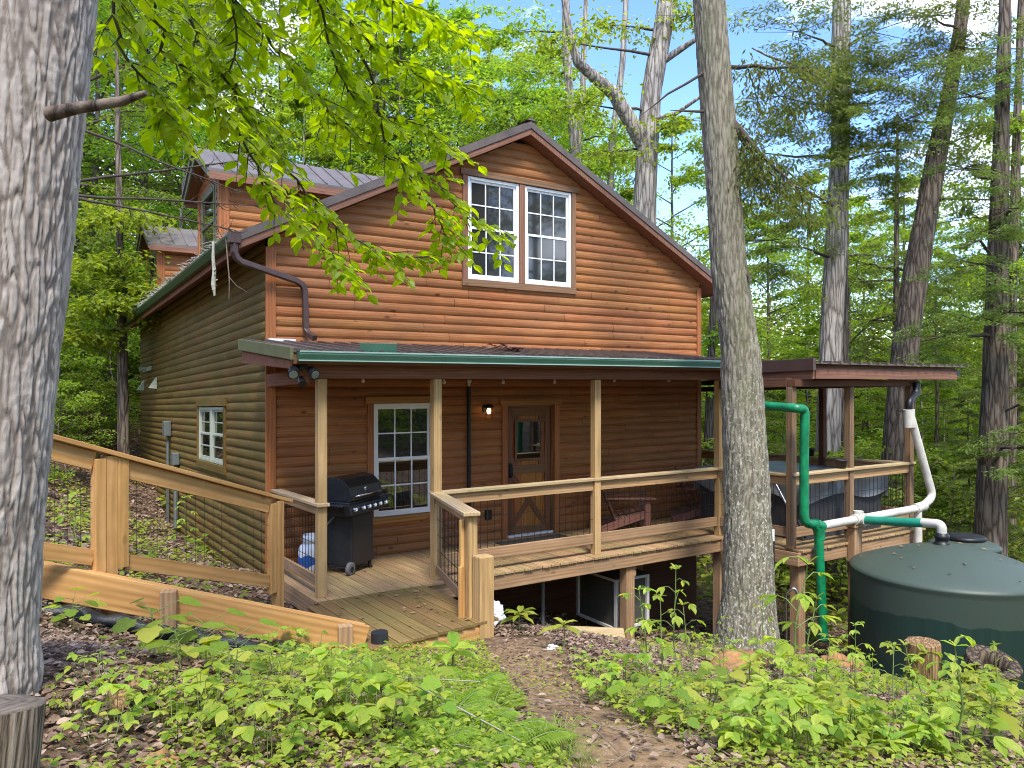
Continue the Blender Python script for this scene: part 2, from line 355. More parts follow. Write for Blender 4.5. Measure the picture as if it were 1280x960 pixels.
class TB(MB):
    """MB whose points go through a local frame: (u along, d outward, z up)"""
    def __init__(s, T): super().__init__(); s.T = T
    def add(s, vs, fs, ws=None, smooth=False):
        if ws is None:
            o = random.random() * 50; ws = [(p[0] + o, p[1], p[2]) for p in vs]
        super().add([s.T(*p) for p in vs], fs, ws, smooth)
FRONT = lambda u, d, z: (u, -d, z)
LEFT = lambda u, d, z: (-d, u, z)
RIGHT = lambda u, d, z: (7.91 + d, u, z)
BACK = lambda u, d, z: (u, 11.8 + d, z)

def siding(name, mat, parent, T, z0, z1, lim, holes=(), h=.132, shear=True):
    mb = TB(T); i = 0; z = z0; n = 7
    while z < z1 - .01:
        a, b = lim(z + h * .5)
        if b - a > .05:
            iv = [(a, b)]
            for (hu0, hu1, hz0, hz1) in holes:
                if hz0 < z + h * .5 < hz1:
                    iv = [q for (p_, r_) in iv for q in ((p_, min(r_, hu0)), (max(p_, hu1), r_)) if q[1] - q[0] > .02]
            for (p_, r_) in iv:
                cuts = [p_]; x = p_ + random.uniform(.5, 3.6)
                while x < r_ - .4: cuts.append(x); x += random.uniform(1.6, 3.7)
                cuts.append(r_)
                for c0, c1 in zip(cuts[:-1], cuts[1:]):
                    vs, ws = [], []; off = (random.random() * 60, random.random() * 60)
                    for k in range(n):
                        tt = k / (n - 1); zz = z + h * tt; bul = .004 + .024 * max(0, math.sin(math.pi * tt)) ** .55
                        la, lb = lim(zz)
                        e0 = la if c0 == a else c0 + .003; e1 = lb if c1 == b else c1 - .003
                        if e1 < e0: e0 = e1 = (e0 + e1) / 2
                        vs += [(e0, bul, zz), (e1, bul, zz)]; ws += [(e0 + off[0], tt * .14 + off[1], 0), (e1 + off[0], tt * .14 + off[1], 0)]
                    mb.add(vs, [(2 * k, 2 * k + 1, 2 * k + 3, 2 * k + 2) for k in range(n - 1)], ws, True)
        z += h; i += 1
    return mb.build(name, mat, parent, shear)

def window(parent, T, u0, u1, z0, z1, fm, gm, cols=3, rows=2, d=.03, trim=True, fw=.045, trimmat="trim", tw=.095):
    f = TB(T)
    f.box(u0, u0 + fw, d - .06, d, z0, z1); f.box(u1 - fw, u1, d - .06, d, z0, z1); f.box(u0 + fw, u1 - fw, d - .06, d - .002, z0, z0 + fw); f.box(u0 + fw, u1 - fw, d - .06, d - .002, z1 - fw, z1)
    win = f.build("window", fm, parent, True, .004)
    zm = (z0 + z1) / 2
    for (a, b, dd) in ((zm - .005, z1 - fw, d - .028), (z0 + fw, zm + .02, d - .012)):
        s = TB(T); sw = .034; x0, x1 = u0 + fw + .002, u1 - fw - .002
        s.box(x0, x0 + sw, dd - .02, dd, a, b); s.box(x1 - sw, x1, dd - .02, dd, a, b); s.box(x0 + sw, x1 - sw, dd - .02, dd - .001, a, a + sw); s.box(x0 + sw, x1 - sw, dd - .02, dd - .001, b - sw, b)
        s.build("sash", fm, win, True, .003)
        g = TB(T)
        for k in range(1, cols): x = x0 + sw + (x1 - x0 - 2 * sw) * k / cols; g.box(x - .009, x + .009, dd - .016, dd - .006, a + sw, b - sw)
        for k in range(1, rows): zz = a + sw + (b - a - 2 * sw) * k / rows; g.box(x0 + sw, x1 - sw, dd - .017, dd - .007, zz - .009, zz + .009)
        g.build("muntins", fm, win, True)
        p_ = TB(T); p_.box(x0 + sw * .6, x1 - sw * .6, dd - .024, dd - .0175, a + sw * .6, b - sw * .6); p_.build("pane", gm, win, True)
    if trim:
        t_ = TB(T)
        t_.box(u0 - tw, u0 - .002, -.02, .05, z0 - .002, z1 + .002); t_.box(u1 + .002, u1 + tw, -.02, .05, z0 - .002, z1 + .002)
        t_.box(u0 - tw - .03, u1 + tw + .03, -.02, .062, z1 + .004, z1 + .004 + tw); t_.box(u0 - tw, u1 + tw, -.02, .056, z0 - .004 - tw, z0 - .004)
        t_.build("window_trim", M[trimmat], win, True, .004)
    return win

# ------------------------------------------------------------------ the cabin
cabin = thing("log_cabin", "two storey cabin with reddish log siding, brown metal roof and covered porch", "cabin")
W_, DEP = 7.91, 11.8
RX, RZ, EZ, SL = 3.955, 6.45, 4.27, .4995
def roofz(x): return RZ - SL * abs(x - RX)
def glim(z):
    e = max(0, (RZ - .2 - z) / SL); return (max(0.0, RX - e), min(W_, RX + e))
holesF = [(1.453, 2.384, .536, 2.121), (2.961, 3.882, 3.978, 5.525), (3.991, 4.91, 3.978, 5.525), (3.66, 4.565, -1, 2.06)]
siding("front_wall", M["siding"], cabin, FRONT, -.02, 6.3, glim, holesF)
siding("side_wall", M["siding_shaded"], cabin, LEFT, -1.0, 4.2, lambda z: (0.0, DEP), [(2.30, 4.27, 1.188, 2.12)])
siding("right_wall", M["siding"], cabin, RIGHT, -.02, 4.2, lambda z: (0.0, DEP))
siding("back_wall", M["siding"], cabin, BACK, -.6, 6.3, glim)
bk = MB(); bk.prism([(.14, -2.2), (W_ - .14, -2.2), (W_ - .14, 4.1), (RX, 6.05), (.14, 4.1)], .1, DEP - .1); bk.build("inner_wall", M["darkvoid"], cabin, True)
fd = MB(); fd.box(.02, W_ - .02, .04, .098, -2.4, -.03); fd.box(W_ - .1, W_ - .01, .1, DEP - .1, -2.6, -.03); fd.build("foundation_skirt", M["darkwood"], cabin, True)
for (x0, x1) in ((-.03, .1), (W_ - .085, W_ + .02)):
    cb = MB(); cb.box(x0, x1, -.045, .0, -.02, 4.17); cb.build("corner_board", M["trim"], cabin, True, .004)
cb = MB(); cb.box(-.034, .0, -.043, .03, -1.0, -.022); cb.build("corner_board", M["siding_shaded"], cabin, True, .004)
# windows
for u0, u1 in ((2.961, 3.882), (3.991, 4.91)):
    window(cabin, FRONT, u0, u1, 3.978, 5.525, M["white"], M["glass2"], trim=False)
tb = TB(FRONT); tb.box(2.865, 2.958, -.02, .05, 3.974, 5.53); tb.box(3.885, 3.988, -.02, .05, 3.974, 5.53); tb.box(4.913, 5.0, -.02, .05, 3.974, 5.53); tb.box(2.83, 5.035, -.02, .062, 5.532, 5.625); tb.box(2.86, 5.0, -.02, .056, 3.87, 3.972)
tb.build("window_trim", M["fascia"], cabin, True, .004)
window(cabin, FRONT, 1.453, 2.384, .536, 2.121, M["white"], M["glass"])
for a, b in ((2.32, 3.26), (3.31, 4.25)): window(cabin, LEFT, a, b, 1.2, 2.108, M["palegreen"], M["glass"], 1, 2, trim=False)
tb = TB(LEFT); tb.box(2.2, 2.312, -.02, .05, 1.19, 2.12); tb.box(4.258, 4.34, -.02, .05, 1.19, 2.12); tb.box(2.16, 4.36, -.02, .06, 2.122, 2.25); tb.box(2.2, 4.34, -.02, .056, 1.06, 1.188); tb.build("window_trim", M["siding_shaded"], cabin, True, .004)
# door: plank slab with a small light, X braces, trim, threshold
dm = TB(FRONT); x0, x1 = 3.70, 4.525
for k in range(6): a = x0 + (x1 - x0) * k / 6; dm.box(a + .003, a + (x1 - x0) / 6 - .003, -.085, -.05, .03, 2.03)
door = dm.build("door", M["door"], cabin, True, .004)
df = TB(FRONT)
df.box(x0, x0 + .1, -.05, -.03, .03, 2.03); df.box(x1 - .1, x1, -.05, -.03, .03, 2.03); df.box(x0 + .1, x1 - .1, -.05, -.031, .03, .15); df.box(x0 + .1, x1 - .1, -.05, -.031, 1.9, 2.03); df.box(x0 + .1, x1 - .1, -.05, -.031, .98, 1.12)
df.beam((x0 + .1, -.038, .97), (x1 - .1, -.038, .16), .016, .085); df.beam((x0 + .1, -.0385, .16), (x0 + .41, -.0385, .55), .016, .085)
for sx, sz in ((x0 + .16, 1.84), (x1 - .16, 1.84), (x0 + .16, 1.18), (x1 - .16, 1.18)): df.box(sx - .06, sx + .06, -.05, -.034, sz - .06, sz + .06)
df.build("door_braces", M["doorframe"], door, True, .004)
g = TB(FRONT); gx0, gx1, gz0, gz1 = 3.88, 4.33, 1.22, 1.80
g.box(gx0, gx1, -.05, -.026, gz0, gz1); pn = g.build("door_window", M["glass"], door, True)
g = TB(FRONT)
for a, b, c, d_ in ((gx0 - .04, gx0, gz0 - .04, gz1 + .04), (gx1, gx1 + .04, gz0 - .04, gz1 + .04), (gx0, gx1, gz0 - .04, gz0), (gx0, gx1, gz1, gz1 + .04)): g.box(a, b, -.045, -.016, c, d_)
g.build("door_window_frame", M["doorframe"], door, True, .003)
g = TB(FRONT); g.box(3.735, 3.785, -.04, -.008, .93, 1.16); g.tube([(3.76, .0, .95), (3.76, .035, .97), (3.76, .035, 1.1), (3.76, 0, 1.12)], .011, 8); g.build("door_handle", M["black"], door, True)
g = TB(FRONT); g.box(3.665, 4.56, -.09, .03, -.0, .035); g.build("threshold", M["white"], door, True, .004)
g = TB(FRONT); g.box(3.66, 3.695, -.1, .0, .0, 2.06); g.box(4.53, 4.565, -.1, .0, .0, 2.06); g.box(3.695, 4.53, -.1, -.001, 2.034, 2.06); g.build("door_jamb", M["doorframe"], cabin, True)
g = TB(FRONT); g.box(3.565, 3.66, -.02, .05, .0, 2.06); g.box(4.565, 4.66, -.02, .05, .0, 2.06); g.box(3.53, 4.695, -.02, .062, 2.062, 2.16); g.build("door_trim", M["trim"], cabin, True, .004)
# main roof
def slabpoly(x0, x1, t0, t1): return [(x0, roofz(x0) - t0), (RX, RZ - t0), (x1, roofz(x1) - t0), (x1, roofz(x1) - t1), (RX, RZ - t1), (x0, roofz(x0) - t1)]
r_ = MB(); r_.prism(slabpoly(-.43, W_ + .43, 0, .105), -.27, DEP + .27)
for k in range(46):
    y = -.2 + k * .27
    if y < DEP + .25:
        r_.beam((RX, y, RZ + .008), (-.43, y, roofz(-.43) + .008), .03, .02); r_.beam((RX, y, RZ + .008), (W_ + .43, y, roofz(W_ + .43) + .008), .03, .02)
roof = r_.build("roof", M["roof"], cabin, True)
r_ = MB(); r_.prism([(RX - .09, RZ + .01), (RX, RZ + .05), (RX + .09, RZ + .01), (RX, RZ + .012)], -.28, DEP + .28); r_.build("ridge_cap", M["roof"], roof, True)
for s_ in (-1, 1):
    xe = RX + s_ * (RX + .42)
    for ya, yb in ((-.255, -.225), (DEP + .225, DEP + .255)):
        r_ = MB(); r_.prism([(RX, RZ - .107), (xe, roofz(xe) - .107), (xe, roofz(xe) - .2), (RX, RZ - .2)] if s_ < 0 else [(RX + .001, RZ - .107), (RX + .001, RZ - .2), (xe, roofz(xe) - .2), (xe, roofz(xe) - .107)], ya, yb)
        r_.build("rake_board", M["fascia"], cabin, True, .003)
r_ = MB(); r_.prism(slabpoly(-.4, W_ + .4, .107, .19), -.222, DEP + .222); r_.build("soffit", M["soffit"], cabin, True)
for xe in (-.415, W_ + .4):
    r_ = MB(); r_.box(xe, xe + .02, -.22, DEP + .22, roofz(-.4) - .22, roofz(-.4) - .02); r_.build("eave_fascia", M["soffit"], cabin, True)
# gutter along the left eave and its brown downspout
def gutter(mb, T, u0, u1, z, w=.12, h=.1):
    n = 7; outer = [(0, 0), (.0, -h), (w * .6, -h), (w * .85, -h * .55), (w, -h * .25), (w, 0)]; inner = [(w - .006, 0), (w - .006, -h * .25), (w * .85 - .006, -h * .5), (w * .6, -h + .006), (.006, -h + .006), (.006, 0)]
    poly = outer + inner
    vs = [T(u0, d, z + e) for d, e in poly] + [T(u1, d, z + e) for d, e in poly]; k = len(poly)
    mb.add(vs, [(i, (i + 1) % k, (i + 1) % k + k, i + k) for i in range(k)])
    for uu in (u0, u1):
        c = [T(uu, d, z + e) for d, e in outer]; mb.add(c, [tuple(range(len(c)))])
g = MB(); gutter(g, lambda u, d, z: (-.42 - d, u, z), -.22, DEP + .2, 4.25, .12, .11); gt = g.build("eave_gutter", M["darkgutter"], cabin, True)
g = MB(); g.box(-.545, -.4, -.3, -.2, 4.12, 4.27); g.build("gutter_end", M["brownmetal"], gt, True, .01)
g = MB(); gutter(g, lambda u, d, z: (W_ + .425 + d, u, z), -.22, DEP + .2, 4.25, .12, .11); g.build("eave_gutter", M["brownmetal"], cabin, True)
def sqpipe(mb, pts, w, h):
    for p_, q_ in zip(pts[:-1], pts[1:]): mb.beam(p_, q_, w, h, (0, 0, 1) if abs(Vector(q_)[2] - Vector(p_)[2]) < .9 * (Vector(q_) - Vector(p_)).length else (0, 1, 0))
g = MB(); pts = [(-.47, -.25, 4.12), (-.47, -.25, 4.02), (-.44, -.24, 3.95), (-.38, -.22, 3.91), (.34, -.12, 3.74), (.42, -.105, 3.70), (.46, -.1, 3.62), (.47, -.1, 3.12), (.49, -.14, 3.05), (.53, -.28, 2.985)]
g.tube(pts, .05, 4, True, False); g.build("downspout", M["brownmetal"], cabin, True, .008)
# dormers on the left slope
def dormer(yc):
    hw, rz, ez, x0 = .78, 6.41, 5.86, -.0
    T = lambda u, d, z: (x0 - d, yc + u, z)
    holes = [(-.5, .5, 4.72, 5.66)]
    dw = siding("dormer", M["siding"], cabin, T, 4.4, rz - .1, lambda z: (-min(hw, max(0, (rz - .05 - z) / .55)), min(hw, max(0, (rz - .05 - z) / .55))), holes)
    for s_ in (-1, 1):
        Ts = lambda u, d, z, s_=s_: (u, yc + s_ * (hw + d), z)
        siding("dormer_side_wall", M["siding"], dw, Ts, 4.45, ez - .09, lambda z: (x0, max(x0, (z - EZ) / SL - .43)))
    for s_ in (-1, 1):
        c = MB(); c.box(x0 - .035, x0 + .13, min(yc + s_ * (hw - .0), yc + s_ * (hw + .04)), max(yc + s_ * hw, yc + s_ * (hw + .04)), 4.38, ez + .08)
        c.box(x0 - .04, x0 - .002, yc + s_ * hw - .06, yc + s_ * hw + .06, 4.36, ez + .06)
        c.build("dormer_corner_board", M["trim"], dw, True, .004)
    c = MB(); c.box(x0 + .05, 3.2, yc - hw + .03, yc + hw - .03, 4.3, ez); c.build("dormer_core", M["darkvoid"], dw, True)
    r = MB(); e = 1.03
    for s_ in (-1, 1):
        a, b = (yc, rz), (yc + s_ * e, rz - .55 * e - .03)
        r.prism([a, b, (b[0], b[1] - .05), (a[0], a[1] - .05)] if s_ > 0 else [a, (a[0], a[1] - .05), (b[0], b[1] - .05), b], -.25, 3.95, "x")
        for k in range(16):
            x = -.24 + k * .27; r.beam((x, a[0], a[1] + .01), (x, b[0], b[1] + .01), .022, .022, (0, 0, 1))
        r.beam((-.25, a[0], a[1] + .005), (-.25, b[0], b[1] + .005), .05, .06, (0, 0, 1))
    r.build("dormer_roof", M["roofpale"], dw, True)
    for s_ in (-1, 1):
        f = MB(); b = (yc + s_ * e, rz - .55 * e - .03)
        f.box(-.22, 2.2, min(b[0], b[0] - s_ * .03), max(b[0], b[0] - s_ * .03), b[1] - .17, b[1] - .052)
        f.build("dormer_fascia", M["fascia"], dw, True, .003)
    for s_ in (-1, 1):
        f = MB(); b = (yc + s_ * (e - .01), rz - .55 * e - .03)
        f.prism([(yc, rz - .055), b, (b[0], b[1] - .13), (yc, rz - .185)] if s_ > 0 else [(yc, rz - .055), (yc, rz - .185), (b[0], b[1] - .13), b], -.245, -.215, "x")
        f.build("dormer_rake", M["olive"], dw, True)
    f = MB()
    for s_ in (-1, 1):
        b = (yc + s_ * (e - .03), rz - .55 * e - .03)
        f.prism([(yc, rz - .06), b, (b[0], b[1] - .06), (yc, rz - .12)] if s_ > 0 else [(yc, rz - .06), (yc, rz - .12), (b[0], b[1] - .06), b], -.21, .05, "x")
    f.build("dormer_soffit", M["soffit"], dw, True)
    fr = TB(T); d = .045
    fr.box(-.5, -.45, -.02, d, 4.62, 5.68); fr.box(.45, .5, -.02, d, 4.62, 5.68); fr.box(-.45, .45, -.02, d, 4.62, 4.68); fr.box(-.45, .45, -.02, d, 5.62, 5.68); fr.box(-.45, .45, -.02, d, 5.12, 5.17)
    fr.box(-.58, -.5, -.02, .03, 4.56, 5.76); fr.box(.5, .58, -.02, .03, 4.56, 5.76); fr.box(-.5, .5, -.02, .03, 5.68, 5.76)
    fr.build("dormer_window_frame", M["olive"], dw, True, .004)
    g_ = TB(T); g_.box(-.45, .45, -.01, .02, 4.66, 5.64); g_.build("dormer_pane", M["glass"], dw, True)
dormer(3.46); dormer(9.74)

# ------------------------------------------------------------------ porch
def flr(name, x0, x1, y0, y1, mat, parent, z=0.0, w=.142, clipL=None):
    mb = MB(); x = x0
    while x < x1 - .02:
        xe = min(x + w - .009, x1); ys = y0 + random.uniform(-.008, .008)
        if clipL: ys = max(ys, clipL(x))
        mb.box(x, xe, ys, y1, z - .03, z + random.uniform(-.0015, .0015)); x += w
    return mb.build(name, mat, parent, True, .003)
flr("porch_floor", -.02, 6.36, -1.98, -.03, M["deck"], cabin)
flr("side_deck_floor", 6.37, 9.5, -3.36, -.03, M["deck"], cabin)
flr("side_deck_floor", 7.94, 9.5, -.03, 6.0, M["deck"], cabin)
for bb in ((1.3, 6.31, -1.95, -1.91), (6.31, 6.35, -3.33, -1.95), (6.35, 9.46, -3.33, -3.29), (9.44, 9.48, -3.29, 6), (-.02, .02, -1.9, -.05)):
    rm = MB(); rm.box(*bb, -.215, -.032); rm.build("rim_joist", M["rim"], cabin, True, .004)
jo = MB()
for k in range(16): jo.box(.3 + k * .4, .34 + k * .4, -1.9, -.0, -.21, -.035)
for k in range(8): jo.box(6.5 + k * .4, 6.54 + k * .4, -3.28, -.0, -.21, -.035)
jo.build("floor_joists", M["darkwood"], cabin, True)
PX = ((.042, .146), (1.46, 1.565), (3.93, 4.034), (6.39, 6.497))
for x0, x1 in PX:
    q = MB(); q.box(x0, x1, -1.85, -1.745, 0.0, 2.405); q.build("porch_post", M["post"], cabin, True, .005)
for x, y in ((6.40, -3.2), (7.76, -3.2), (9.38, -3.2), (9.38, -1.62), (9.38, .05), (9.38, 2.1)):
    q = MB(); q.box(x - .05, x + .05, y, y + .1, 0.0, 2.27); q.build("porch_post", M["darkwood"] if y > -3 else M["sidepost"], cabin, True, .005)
for x, y, zb, zt in ((4.53, -1.9, -1.8, -.2), (6.45, -1.88, -2.2, -.2), (6.52, -3.24, -2.2, -.2), (7.95, -3.2, -2.6, -.2), (9.3, -3.2, -2.8, -.2), (9.3, -.3, -3, -.2), (5.9, -.6, -2, -.2)):
    q = MB(); q.box(x - .075, x + .075, y, y + .15, zb, zt)
    if y > -2 and x < 5: q.box(x + .077, x + .115, y + .01, y + .13, zt - .17, zt)
    q.build("support_post", M["rim"], cabin, True, .005)
bm_ = MB(); bm_.box(-.02, 6.6, -1.87, -1.73, 2.41, 2.56); bm_.build("porch_beam", M["soffit"], cabin, True, .004)
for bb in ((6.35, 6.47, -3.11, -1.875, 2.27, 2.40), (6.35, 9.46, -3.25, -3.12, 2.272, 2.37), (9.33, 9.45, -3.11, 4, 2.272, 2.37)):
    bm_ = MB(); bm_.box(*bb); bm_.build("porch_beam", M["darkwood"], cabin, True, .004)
bm_ = MB(); bm_.box(-.02, .07, -1.72, -.05, 2.36, 2.52); bm_.build("porch_beam", M["soffit"], cabin, True, .004)
# porch roof sheets
pr = MB(); pz = lambda x, y: 2.955 + .126 * y
def psheet(mb, x0, x1, y0, y1, zf, th):
    vs = [(x0, y0, zf(x0, y0)), (x1, y0, zf(x1, y0)), (x1, y1, zf(x1, y1)), (x0, y1, zf(x0, y1))]; vs += [(a, b, c - th) for a, b, c in vs]
    mb.add(vs, [(0, 1, 2, 3), (7, 6, 5, 4), (0, 4, 5, 1), (1, 5, 6, 2), (2, 6, 7, 3), (3, 7, 4, 0)])
psheet(pr, -.34, 6.6, -2.1, .0, pz, .02)
for k in range(30):
    x = -.25 + k * .232
    if x < 6.55: pr.beam((x, -2.12, pz(x, -2.12) + .008), (x, 0, pz(x, 0) + .008), .045, .03)
    if x < 6.45: pr.beam((x + .116, -2.12, pz(x + .116, -2.12) + .003), (x + .116, 0, pz(x + .116, 0) + .003), .016, .014)
proof = pr.build("porch_roof", M["roof"], cabin, True)
pr = MB(); psheet(pr, -.3, 6.58, -2.06, -.02, lambda x, y: pz(x, y) - .022, .05); pr.build("porch_ceiling", M["soffit"], cabin, True)
pr = MB(); vs = []
for x in (-.37, -.335):
    vs += [(x, -.0, 2.97), (x, -2.2, 2.715), (x, -2.2, 2.585), (x, -.0, 2.83)]
pr.add(vs, [(0, 1, 2, 3), (7, 6, 5, 4), (0, 4, 5, 1), (1, 5, 6, 2), (2, 6, 7, 3), (3, 7, 4, 0)]); pr.build("porch_end_trim", M["olive"], cabin, True, .004)
pr = MB(); vs = []
for x in (-.33, -.3): vs += [(x, -.05, 2.82), (x, -2.05, 2.59), (x, -2.05, 2.5), (x, -.05, 2.66)]
pr.add(vs, [(0, 1, 2, 3), (7, 6, 5, 4), (0, 4, 5, 1), (1, 5, 6, 2), (2, 6, 7, 3), (3, 7, 4, 0)]); pr.build("porch_end_fascia", M["soffit"], cabin, True, .004)
pr = MB(); pr.box(-.3, 6.5, -2.085, -2.06, 2.55, 2.665); pr.build("porch_fascia", M["soffit"], cabin, True)
g = MB(); zt = lambda x: 2.672 + .001 * x; n0 = len(g.v)
gutter(g, lambda u, d, z: (u, -2.09 - d, z + zt(u)), -.27, 6.42, 0.0, .11, .1); gtr = g.build("porch_gutter", M["greengutter"], cabin, True)
g = MB(); g.box(-.27, 6.42, -2.207, -2.196, 2.668, 2.684); g.box(-.27, 6.42, -2.182, -2.166, 2.578, 2.59); g.build("gutter_highlight_strip", plain("lip_highlight", (.3, .42, .35), .4, .1, .1, 6), gtr, True)  # paler strips paint a highlight along the gutter edges
g = MB(); g.beam((.42, -2.1, 2.735), (.86, -2.1, 2.74), .012, .11, (0, -.25, .9)); g.build("gutter_guard", M["greengutter"], gtr, True, .003)
g = MB(); g.box(.0, .35, -.06, -.04, 2.95, 2.985); g.build("roof_flashing", M["white"], cabin, True)
# right-hand roof over the side deck
q = MB(); z2 = lambda x, y: 2.60 + .075 * (y + 3.45)
psheet(q, 6.52, 10.46, -3.47, 0.0, z2, .02); psheet(q, 7.95, 10.46, 0.0, 6, z2, .02)
for k in range(18): x = 6.6 + k * .232; q.beam((x, -3.5, z2(x, -3.5) + .008), (x, 0, z2(x, 0) + .008), .045, .03)
q.build("side_porch_roof", M["roof"], cabin, True)
q = MB(); psheet(q, 6.6, 10.4, -3.35, -.02, lambda x, y: z2(x, y) - .03, .06); psheet(q, 7.95, 10.4, -.02, 5.9, lambda x, y: z2(x, y) - .03, .06); q.build("side_porch_ceiling", M["soffit"], cabin, True)
q = MB(); q.box(6.6, 10.36, -3.41, -3.36, 2.375, 2.525); q.build("side_porch_fascia", M["fascia"], cabin, True, .004)
q = MB(); q.box(6.46, 6.52, -3.46, -2.12, 2.49, 2.66); q.build("side_porch_end_trim", M["brownmetal"], cabin, True, .004)
q = MB(); q.box(6.52, 6.56, -3.41, -1.9, 2.37, 2.49); q.build("side_porch_end_fascia", M["fascia"], cabin, True, .004)
g = MB(); gutter(g, lambda u, d, z: (10.37 + d, u, z), -3.4, 4, 2.54, .12, .11); g.build("side_porch_gutter", M["black"], cabin, True)

# railings: cap, sub rail, bottom rail, wire mesh
def railing(p, q, parent, zc=1.04, zb=.16, hb=.14, capmat="cap", capw=.14, mesh=True, side=1, hs=.13, railmat="rail", ext=(0, 0), slope=False, zs=None, wz=None, sp=.1):
    (ax, ay), (bx, by) = p, q; d = Vector((bx - ax, by - ay, 0)); l = d.length; d.normalize()
    za, zb_ = (0, 0) if zs is None else zs
    A = Vector((ax, ay, za)); B = Vector((bx, by, zb_)); U = Vector((0, 0, 1))
    c = MB(); c.beam(A + U * (zc - .019) - d * ext[0], B + U * (zc - .019) + d * ext[1], capw, .038); r = c.build("railing", M[capmat], parent, True, .006)
    c = MB(); c.beam(A + U * (zc - .04 - hs / 2), B + U * (zc - .04 - hs / 2), .038, hs); c.build("top_rail", M[railmat], r, True, .004)
    c = MB(); c.beam(A + U * (zb + hb / 2), B + U * (zb + hb / 2), .038, hb); c.build("bottom_rail", M[railmat if capmat != "cap" else "rim"], r, True, .004)
    if mesh:
        c = MB(); n = int(l / sp); b0, b1 = zb + hb, zc - .04 - hs
        for k in range(1, n + 1):
            f_ = (k - .5) / n; x = A.lerp(B, f_); c.beam(x + U * b0, x + U * b1, .005, .005, (1, 0, 0))
        m_ = max(2, int((b1 - b0) / .15))
        for k in range(1, m_): zz = b0 + (b1 - b0) * k / m_; c.beam(A + U * zz, B + U * zz, .005, .005)
        c.build("wire_mesh", M["wire"], r, True)
    return r
railing((1.57, -1.80), (3.925, -1.80), cabin, 1.055, .15, ext=(.12, .0)); railing((4.04, -1.80), (6.385, -1.80), cabin, 1.055, .15, ext=(.11, .12))
railing((.09, -.06), (.09, -1.74), cabin, 1.04, .1, .12, ext=(0, .16), hs=.1)
railing((6.42, -1.74), (6.42, -3.1), cabin, 1.05, .15, ext=(.06, .02)); railing((6.46, -3.16), (7.7, -3.16), cabin, 1.055, .15, ext=(.1, .06)); railing((7.82, -3.16), (9.33, -3.16), cabin, 1.055, .15, ext=(.06, .12))
railing((9.4, -3.08), (9.4, -1.65), cabin, 1.05, .15); railing((9.4, -1.5), (9.4, .02), cabin, 1.05, .15); railing((9.4, .16), (9.4, 2.08), cabin, 1.05, .15); railing((9.4, 2.2), (9.4, 5.5), cabin, 1.05, .15)
# entry platform with its own little rail and newel post
pl = MB(); x = -.16
while x < 1.22:
    y0 = -3.80 + (x + .05) * .135; ytop = -1.985
    if x < -.02: y0, ytop = -3.80, -2.1
    pl.box(x, x + .133, y0, ytop, -.032, random.uniform(-.002, .001)); x += .142
pf = pl.build("entry_platform", M["wetdeck"], cabin, True, .003)
pl = MB(); pl.beam((-.12, -3.77, -.11), (1.2, -3.6, -.11), .038, .15); pl.box(1.17, 1.21, -3.55, -1.99, -.2, -.034); pl.build("platform_rim", M["fence"], pf, True, .004)
nw = MB(); nw.box(1.03, 1.19, -3.66, -3.5, -.3, .62); nw.build("newel_post", M["post"], cabin, True, .014)
nw = MB(); nw.box(1.0, 1.10, -3.49, -3.39, -.25, 1.0); nw.build("rail_post", M["post"], cabin, True, .008)
nw = MB(); nw.beam((.955, -3.42, .5), (.955, -3.42, -.04), .03, .06, (1, 0, 0)); nw.beam((.97, -3.40, .96), (.97, -3.40, -.03), .035, .045, (1, 0, 0)); nw.build("mesh_batten", M["fence"], cabin, True, .004)
railing((1.50, -1.86), (1.05, -3.39), cabin, 1.045, .08, .1, capw=.17, hs=.09, ext=(.05, .16), sp=.075)
# fittings on the walls
L_ = MB(); L_.lathe((3.27, -.03, 2.02), [(.0, -.0), (.06, 0), (.06, .03), (0, .03)], 16, True, "y"); L_.box(3.255, 3.285, -.13, -.03, 2.04, 2.06); L_.lathe((3.27, -.13, 2.0), [(.0, .09), (.03, .09), (.085, .05), (.075, .035), (.03, .045), (0, .05)], 20); wl = L_.build("wall_lamp", M["black"], cabin, True)
m, t, p, out = newmat("lamp_bulb"); p.inputs["Emission Color"].default_value = (1, .6, .25, 1); p.inputs["Emission Strength"].default_value = 1.6; p.inputs["Base Color"].default_value = (.9, .6, .3, 1)
L_ = MB(); L_.lathe((3.27, -.13, 1.98), [(.0, .05), (.018, .045), (.028, .01), (.02, -.03), (0, -.04)], 14); L_.build("bulb", m, wl, True)
m, t, p, out = newmat("clear_shade"); p.inputs["Transmission Weight"].default_value = 1; p.inputs["Roughness"].default_value = .05; p.inputs["IOR"].default_value = 1.2; p.inputs["Base Color"].default_value = (.9, .85, .75, 1)
L_ = MB(); L_.lathe((3.27, -.13, 1.96), [(.06, .07), (.068, .03), (.062, -.04), (.045, -.08), (0, -.095)], 18); L_.build("lamp_shade", m, wl, True)
q = MB(); q.tube([(2.97, -.055, 2.36), (2.97, -.055, 1.1), (2.965, -.055, .3)], .03, 10); q.build("black_conduit", M["black"], cabin, True)
q = MB(); q.tube([(2.97, -.055, 2.365), (2.97, -.055, 2.46)], .022, 8); q.lathe((2.97, -.06, 2.42), [(0, .05), (.035, .04), (.035, 0), (0, -.01)], 10); q.build("conduit_fitting", M["white"], cabin, True)
q = MB(); q.box(3.26, 3.36, -.075, -.02, .33, .48); q.box(3.27, 3.35, -.09, -.075, .35, .46); q.build("outlet_cover", M["black"], cabin, True, .006)
q = MB(); q.box(-.17, -.03, 7.05, 7.3, 1.52, 1.83); mt = q.build("meter_box", M["grey"], cabin, True, .015)
q = MB(); q.tube([(-.08, 7.17, 1.52), (-.08, 7.17, -.4)], .03, 8); q.build("conduit", M["grey"], mt, True)
